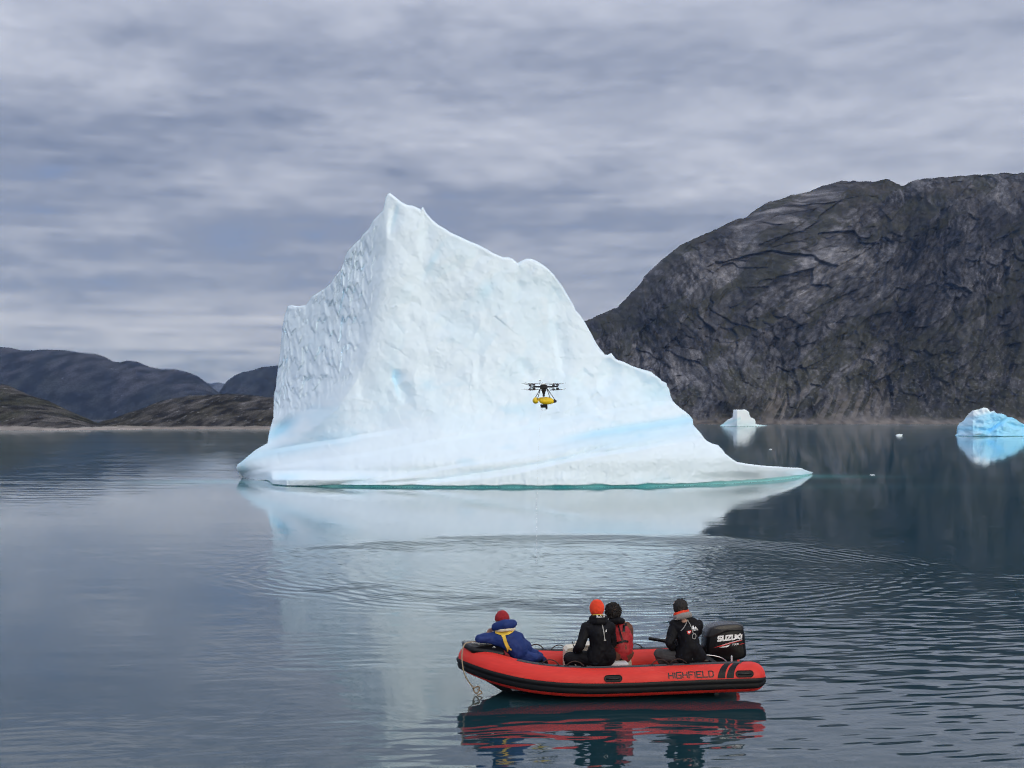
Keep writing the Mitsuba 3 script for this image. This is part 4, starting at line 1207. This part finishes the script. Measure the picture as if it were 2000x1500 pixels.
def print_at(text, u0, v0, u1, height_px, Y, rise=0.0, bold=True, depth=.002):
    """Lettering in an upright plane facing the camera's side of the boat, from (u0, v0) rightwards to u1."""
    t_ = meshkit.text_mesh(text, height_px * Y / FOCAL, depth, bold)
    t_.apply_scale([(u1 - u0) * Y / FOCAL / t_.extents[0], 1, 1])
    o = at(u0, v0, Y)
    q = np.array(t_.vertices)
    return trimesh.Trimesh(np.stack([o[0] + q[:, 0], o[1] - q[:, 2], o[2] + q[:, 1] + rise * q[:, 0]], -1), t_.faces, process=False)


def poly_at(pts, Y, depth=.002):
    w = np.array([at(u, v, Y) for u, v in pts])
    t_ = trimesh.creation.extrude_polygon(Polygon(w[:, [0, 2]]), depth, engine='earcut')
    q = np.array(t_.vertices)
    return trimesh.Trimesh(np.stack([q[:, 0], Y - q[:, 2], q[:, 1]], -1), t_.faces[:, ::-1], process=False)


# the one lying over the bow in blue
k = 'person'
J = dict(head=at(981, 1210, 20.20), neck=at(985, 1229, 20.17), chest=at(992, 1249, 20.12), waist=at(1008, 1263, 20.15), shoulder_l=at(962, 1246, 20.10), shoulder_r=at(1012, 1246, 20.18), elbow_l=at(936, 1247, 20.00), wrist_l=at(950, 1242, 20.28), hand_l=at(957, 1233, 20.36),
         elbow_r=at(1024, 1262, 20.32), wrist_r=at(1000, 1262, 20.52), hand_r=at(988, 1262, 20.56), hip_l=at(1012, 1275, 20.12), hip_r=at(1020, 1272, 20.28), knee_l=at(1037, 1285, 20.18), knee_r=at(1046, 1280, 20.42), ankle_l=at(1053, 1284, 20.46), ankle_r=at(1062, 1292, 20.62), toe_l=at(1056, 1296, 20.6), toe_r=at(1066, 1306, 20.8))
g, up = person(k, J, 'person in blue jacket and dark red beanie leaning over the bow', 'blue_jacket', 'blue_jacket', (-.75, .6, -.1))
scene[k + '__beanie'] = ply(dome(g['head'] + up * .015, (-.75, .6, 0), up, .108, -.25, (1.02, .92, 1.12), 3, .005), 'red_wool', smooth=True)
hood = [[(at(a, b, y), r)] for a, b, y, r in ((968, 1225, 20.12, .060), (976, 1222, 20.05, .068), (987, 1220, 20.02, .075), (997, 1219, 20.06, .072), (1002, 1218, 20.14, .060), (970, 1228, 20.22, .05))]
scene[k + '__hood'] = ply(soften(bones([[h[0] for h in hood[:5]], [hood[0][0], hood[5][0]]]), .03, 6, .014, 12, 4), 'blue_jacket', smooth=True)
scene[k + '__harness'] = ply(trimesh.util.concatenate([snap(k + '__jacket', band([at(a, b, 20.0) for a, b in p], w, .012, (0, -1, 0)), lift=.010) for p, w in (
    ([(967, 1235), (974, 1236), (983, 1237), (994, 1235), (1003, 1231.5)], [.035, .045, .06, .05, .035]), ([(982, 1236), (984.5, 1244), (988, 1255), (993, 1266)], [.075, .05, .048, .05]), ([(992.5, 1265), (990.5, 1274)], .022), ([(993, 1265.5), (999, 1269)], .022))]), 'yellow_web', smooth=35)
scene[k + '__collar'] = ply(soften(bones([[(at(a, b, y), .026) for a, b, y in ((969, 1231, 20.1), (978, 1231, 20.01), (988, 1230, 19.99), (998, 1229, 20.03), (1004, 1229, 20.12))]]), .03, 3), 'cream_gelcoat', smooth=True)

# the one in black with the orange hat, sitting on the near tube
k = 'person_001'
J = dict(head=at(1166, 1190, 19.90), neck=at(1167, 1208, 19.87), chest=at(1170, 1237, 19.84), waist=at(1173, 1264, 19.86), shoulder_l=at(1147, 1226, 19.88), shoulder_r=at(1191, 1225, 19.90), elbow_l=at(1133, 1259, 19.78), wrist_l=at(1126, 1273, 19.98), hand_l=at(1121, 1275, 20.08),
         elbow_r=at(1196, 1256, 20.02), wrist_r=at(1165, 1270, 20.25), hand_r=at(1152, 1271, 20.3), hip_l=at(1163, 1286, 19.86), hip_r=at(1185, 1286, 19.95), knee_l=at(1110, 1285, 19.98), knee_r=at(1128, 1281, 20.30), ankle_l=at(1118, 1318, 20.26), ankle_r=at(1140, 1312, 20.45), toe_l=at(1100, 1326, 20.4), toe_r=at(1125, 1320, 20.6))
g, up = person(k, J, 'person in black jacket and bright orange beanie sitting on the near tube', 'black_jacket', 'black_trousers', (-.35, .93, -.12))
scene[k + '__beanie'] = ply(dome(g['head'] + up * .018, (-.35, .93, 0), up, .111, -.78, (1.04, .95, 1.14), 5, .004), 'orange_wool', smooth=True)
col = [(at(a, b, y), r) for a, b, y, r in ((1155, 1209, 19.95, .040), (1158, 1207, 19.83, .050), (1167, 1206.5, 19.79, .053), (1177, 1207, 19.81, .050), (1182, 1208, 19.92, .042))]
scene[k + '__collar'] = ply(soften(bones([col, [(p - [0, 0, .05], r * 1.15) for p, r in col]]), .03, 4), 'black_jacket', smooth=True)
scene[k + '__collar_trim'] = ply(cable([p + np.array([0, -.025, r * .9]) for p, r in col], .006, 6), 'yellow_web', smooth=True)
scene[k + '__lettering'] = ply(snap(k + '__collar', print_at('MUSTO', 1164.5, 1207.5, 1181.5, 5.2, 19.7, .06), lift=.004), 'white_print', smooth=False)
scene[k + '__piping'] = ply(trimesh.util.concatenate([snap(k + '__jacket', band([at(a, b, 19.7) for a, b in ((1176.5, 1219), (1178.5, 1230), (1181, 1246), (1181.5, 1250))], .011, .004, (0, -1, 0)), lift=.004), snap(k + '__jacket', band([at(a, b, 19.7) for a, b in ((1179.5, 1250.5), (1184, 1250.5))], .012, .004, (0, -1, 0)), lift=.004)]), 'grey_print', smooth=False)
scene[k + '__emblem'] = ply(snap(k + '__jacket', poly_at([(1182.8, 1234.5), (1183.2, 1231), (1184, 1229), (1184.8, 1231), (1185.2, 1234.5)], 19.7), lift=.005), 'white_print', smooth=False)
wp = g['hand_l'] + [.0, -.02, .05]
scene['pencil'] = ply(cable([wp + [.02, 0, -.03], wp + [-.005, .0, .05], wp + [-.025, .0, .12]], .006, 6), 'black_plastic', smooth=True)
tag('pencil', 'dark pencil held upright in the hand of the person in the orange beanie', 'pencil')

# the curly-haired one behind, in a red lifejacket
k = 'person_002'
J = dict(head=at(1198, 1196, 20.25), neck=at(1204, 1214, 20.27), chest=at(1212, 1243, 20.26), waist=at(1212, 1265, 20.24), shoulder_l=at(1196, 1228, 20.34), shoulder_r=at(1225, 1226, 20.30), elbow_l=at(1188, 1256, 20.45), wrist_l=at(1180, 1266, 20.62), hand_l=at(1175, 1267, 20.7),
         elbow_r=at(1227, 1252, 20.36), wrist_r=at(1212, 1264, 20.58), hand_r=at(1204, 1266, 20.66), hip_l=at(1203, 1279, 20.24), hip_r=at(1219, 1279, 20.26), knee_l=at(1190, 1282, 20.62), knee_r=at(1206, 1282, 20.66), ankle_l=at(1192, 1312, 20.70), ankle_r=at(1208, 1312, 20.74), toe_l=at(1188, 1318, 20.9), toe_r=at(1204, 1318, 20.94))
g, up = person(k, J, 'person with dark curly hair in red lifejacket half hidden behind the black jacket', 'brown_jacket', 'black_trousers', (-.3, .94, -.1))
hr = dome(g['head'] + up * .015, (-.3, .94, 0), up, .114, -.75, (1.0, .96, 1.12), 8, .030, 150)
rng = np.random.default_rng(5)
curls = []
for _ in range(150):
    d = unit(rng.normal(size=3) + np.array([.1, -.5, .6]))
    c0 = g['head'] + up * .02 + d * .112
    a = unit(np.cross(d, rng.normal(size=3)))
    b_ = np.cross(d, a)
    q = np.linspace(0, 4.5, 7)
    curls.append(cable(c0[None] + .012 * (np.cos(q)[:, None] * a + np.sin(q)[:, None] * b_) + d * (q * .004)[:, None], .0035, 4))
scene[k + '__hair'] = ply(trimesh.util.concatenate([hr] + curls), 'dark_hair', smooth=True)
vest = bones([[(g['chest'] + [0.0, -.02, .05], .150), (g['waist'] + [0, -.02, 0], .150)], [(g['chest'] + [.035, -.02, -.02], .145), (g['waist'] + [.03, -.01, -.03], .150), (g['hip_r'] + [0, -.01, .02], .128)]])
scene[k + '__lifejacket'] = ply(soften(vest, .028, 6, .014, 10, 6), 'red_lifejacket', smooth=True)
scene[k + '__collar'] = ply(soften(bones([[(at(a, b, y), r) for a, b, y, r in ((1193, 1214, 20.28, .05), (1199, 1213, 20.17, .052), (1208, 1212, 20.15, .05), (1214, 1213, 20.22, .05))]]), .03, 4), 'black_jacket', smooth=True)
for pts, w in (([(1209, 1222), (1212, 1236), (1217, 1252)], .020), ([(1222, 1217), (1221, 1226), (1219, 1236)], .035), ([(1203, 1259), (1212, 1256), (1222, 1254), (1228, 1256)], .030)):
    add(k + '__strap', snap(k + '__lifejacket', band([at(a, b, 20.0) for a, b in pts], w, .008, (0, -1, 0)), lift=.010), 'black_plastic', smooth=False)

# the helmsman
k = 'person_003'
J = dict(head=at(1328, 1187, 20.02), neck=at(1333, 1205, 20.00), chest=at(1341, 1234, 19.96), waist=at(1345, 1262, 19.96), shoulder_l=at(1319, 1222, 19.99), shoulder_r=at(1363, 1222, 20.02), elbow_l=at(1307, 1256, 19.88), wrist_l=at(1318, 1270, 20.08), hand_l=at(1306, 1272, 20.16),
         elbow_r=at(1352, 1252, 20.32), wrist_r=at(1318, 1254, 20.62), hand_r=at(1306, 1251, 20.66), hip_l=at(1336, 1284, 19.96), hip_r=at(1359, 1284, 20.02), knee_l=at(1288, 1277, 20.14), knee_r=at(1300, 1279, 20.42), ankle_l=at(1303, 1312, 20.28), ankle_r=at(1318, 1310, 20.52), toe_l=at(1288, 1320, 20.4), toe_r=at(1303, 1320, 20.62))
g, up = person(k, J, 'person in black jacket with white print and grey trousers steering beside the motor', 'black_jacket', 'grey_trousers', (-.62, .78, -.05))
scene[k + '__hair'] = ply(dome(g['head'] + up * .012 - unit((-.62, .78, 0)) * .014, (-.62, .78, 0), up, .110, -.80, (1.0, .92, 1.08), 9, .012, 110), 'dark_hair', smooth=True)
for nm, m_, pts in (('scarf_edge', 'orange_wool', ((1319, 1200, 20.0, .030), (1324, 1199.5, 19.91, .032), (1334, 1196, 19.90, .032), (1342, 1193, 19.98, .030))), ('scarf', 'grey_wool', ((1319, 1206, 20.02, .040), (1325, 1205, 19.89, .045), (1336, 1202, 19.88, .048), (1345, 1200, 19.97, .046), (1346, 1203, 20.06, .042)))):
    scene[f'{k}__{nm}'] = ply(soften(bones([[(at(a, b, y), r) for a, b, y, r in pts]]), .02, 3, .008, 30, 3), m_, smooth=True)
scene[k + '__piping'] = ply(trimesh.util.concatenate([snap(k + '__jacket', band([at(a, b, 19.8) for a, b in p], .008, .004, (0, -1, 0)), lift=.004) for p in (((1346, 1213), (1339, 1223), (1330.5, 1233)), ((1346, 1214), (1351, 1226), (1354.5, 1238)), ((1318, 1210), (1325, 1208.5), (1335, 1206.5)))]), 'grey_print', smooth=False)
scene[k + '__tag'] = ply(snap(k + '__jacket', cable([at(1356.5 + 4 * math.cos(a), 1243.5 + 5 * math.sin(a), 19.8) for a in np.linspace(0, 6.3, 10)], .005, 5), lift=.006), 'grey_print', smooth=True)
scene[k + '__emblem'] = ply(trimesh.util.concatenate([snap(k + '__jacket', poly_at(p, 19.8), lift=.005) for p in ([(1352.6, 1229), (1353.2, 1225), (1355, 1222.8), (1356.5, 1225), (1357, 1229)], [(1357.6, 1229), (1358, 1226.4), (1360, 1225), (1361.5, 1227), (1362, 1229)])]), 'white_print', smooth=False)
scene[k + '__lettering'] = ply(snap(k + '__jacket', print_at('SOL', 1354.5, 1232.8, 1365.5, 3.4, 19.8, .03), lift=.005), 'white_print', smooth=False)
scene[k + '__patch'] = ply(snap(k + '__jacket', poly_at([(1341.5, 1232.8), (1350.5, 1231.4), (1350.2, 1235.5), (1346, 1239.5), (1342.5, 1237.5)], 19.8), lift=.005), 'red_print', smooth=False)
scene[k + '__patch__heart'] = ply(snap(k + '__jacket', poly_at([(1343.8, 1233.4), (1345.5, 1233.0), (1346.6, 1234), (1348.2, 1232.6), (1349.4, 1233.4), (1348.4, 1235.4), (1346.4, 1237), (1344.4, 1235.6)], 19.8), lift=.009), 'white_print', smooth=False)

# ------------------------------------------------------------------ the drone over the rings
mat('carbon', worn((.010, .010, .012), .4, 40.0), .35, specular=.5)
mat('yellow_float', worn((.80, .56, .010), .15, 20.0), .4, specular=.4)
mat('pale_plastic', (.62, .62, .58), .5)
dn = 'drone'
D0 = at(1062, 755.5, 38.0)
D = lambda p: np.asarray(p, float) + D0   # noqa: E731
scene[dn + '__hub'] = ply(moved(m3.Manifold.batch_boolean([rbox((-.10, -.10, -.055), (.10, .10, .050), .018), rbox((-.07, -.12, .03), (.07, .12, .062), .012)], m3.OpType.Add), D), 'carbon', smooth=40)
scene[dn + '__battery'] = ply(moved(rbox((-.07, -.06, .060), (.055, .06, .085), .01), D), 'pale_plastic', smooth=40)
rot = math.radians(8)
for i, (sx, sy) in enumerate(((1, 1), (-1, 1), (-1, -1), (1, -1))):
    mx_, my_ = .33 * (sx * math.cos(rot) - sy * math.sin(rot)), .33 * (sx * math.sin(rot) + sy * math.cos(rot))
    ak = add(dn + '__arm', moved(bones([[((sx * .06, sy * .06, 0), .020), ((mx_, my_, 0), .016)]]), D), 'carbon', True)
    for lv, zz in ((0, .052), (1, -.060)):
        mk = add(ak + '__motor', moved(m3.Manifold.batch_boolean([m3.Manifold.cylinder(.056, .040, .038, 20).translate([mx_, my_, zz - .030]), m3.Manifold.cylinder(.018, .012, .010, 12).translate([mx_, my_, zz + .018 if lv == 0 else zz - .04])], m3.OpType.Add), D), 'carbon', 40)
        ang = [.10, -.14, .05, -.06, .2, .12, -.1, .02][2 * i + lv]
        for e in (0, math.pi):
            r_ = np.linspace(.02, .255, 9)
            ch = np.interp(r_, [.02, .06, .12, .255], [.012, .032, .028, .009])
            tw = np.radians(np.interp(r_, [.02, .255], [20, 7])) * (1 if lv == 0 else -1)
            ca, sa = math.cos(ang + e), math.sin(ang + e)
            sec = []
            for rr, cc, tt in zip(r_, ch, tw):
                droop = .03 * (rr / .255) ** 2
                for q, h_ in ((-1, 0), (0, .0022), (1, 0), (0, -.0016)):
                    l, z_ = q * cc * math.cos(tt), q * cc * math.sin(tt) + h_
                    sec.append((mx_ + rr * ca - l * sa, my_ + rr * sa + l * ca, zz + (.024 if lv == 0 else -.024) + z_ + droop))
            f = grid_faces(9, 4, True)
            bl = trimesh.Trimesh(np.array(sec), np.vstack([f[:, [0, 1, 2]], f[:, [0, 2, 3]], [[0, 1, 2], [0, 2, 3], [32, 34, 33], [32, 35, 34]]]), process=False)
            bl.fix_normals()
            add(ak + '__blade', moved(bl, D), 'carbon', 40)
scene[dn + '__antenna'] = ply(moved(m3.Manifold.batch_boolean([m3.Manifold.cylinder(.115, .006, .006, 10).translate([-.105, 0, .05]), m3.Manifold.cylinder(.014, .020, .042, 20).translate([-.105, 0, .162])], m3.OpType.Add), D), 'carbon', smooth=40)
scene[dn + '__antenna_001'] = ply(moved(m3.Manifold.cylinder(.06, .004, .003, 8).translate([.085, .03, .05]), D), 'carbon', smooth=40)
wn = m3.Manifold.batch_boolean([rbox((-.07, -.06, -.115), (.07, .06, -.05), .02), m3.Manifold.cylinder(.12, .030, .062, 18).translate([0, 0, -.215]), rbox((-.03, -.03, -.27), (.03, .03, -.20), .012)], m3.OpType.Add)
scene[dn + '__winch'] = ply(moved(wn, D), 'carbon', smooth=40)
scene[dn + '__hook'] = ply(moved(cable([(0, 0, -.26)] + [(.022 * math.sin(a), 0, -.295 + .026 * math.cos(a)) for a in np.linspace(0, 6.0, 9)], .007, 6), D), 'steel', smooth=True)
for a, b_ in (((-.09, -.08, -.05), (-.185, -.16, -.37)), ((-.09, .08, -.05), (-.25, .20, -.33)), ((.09, .08, -.05), (.19, .20, -.33)), ((.09, -.08, -.05), (.31, -.14, -.37))):
    add(dn + '__strut', moved(bones([[(a, .011), (b_, .009)]], 10), D), 'carbon', True)
for p0, p1, r_ in (((-.075, -.20, -.405), (.235, -.17, -.40), .086), ((-.235, -.19, -.40), (-.215, .22, -.36), .086), ((-.12, .24, -.345), (.20, .24, -.345), .068)):
    p0, p1 = np.array(p0), np.array(p1)
    d_ = p1 - p0
    add(dn + '__float', moved(soften(bones([[(p0, r_ * .62), (p0 + d_ * .22, r_ * .95), (p0 + d_ * .5, r_), (p0 + d_ * .8, r_ * .95), (p1, r_ * .66)]], 24), .03, 3), D), 'yellow_float', True)
add(dn + '__float_cap', moved(bones([[((.285, -.165, -.40), .050), ((.315, -.163, -.40), .040)]]), D), 'carbon', True)
scene[dn + '__instrument'] = ply(moved(m3.Manifold.batch_boolean([rbox((-.09, -.10, -.58), (.10, .08, -.485), .015), rbox((.055, -.06, -.62), (.105, .02, -.56), .01), m3.Manifold.cylinder(.07, .035, .03, 16).rotate([90, 0, 0]).translate([-.01, -.09, -.535])], m3.OpType.Add), D), 'black_plastic', smooth=40)
for q in ([(-.03, 0, -.57), (-.05, 0, -.61), (-.035, 0, -.66)], [(.06, 0, -.6), (.03, 0, -.64), (.05, .01, -.67)]):
    add(dn + '__instrument__cable', moved(cable(q, .006, 5), D), 'pale_plastic', True)
wl = D0[2]
scene[dn + '__tether'] = ply(moved(cable([(-.05, 0, -.58), (-.10, .02, -1.0), (-.15, .04, -1.8), (-.19, .05, -3.2), (-.20, .05, -wl - .05)], .0011, 5), D), 'pale_plastic', smooth=True)
tag(dn, 'black multirotor drone carrying yellow floats, hovering in front of the huge iceberg', 'drone')
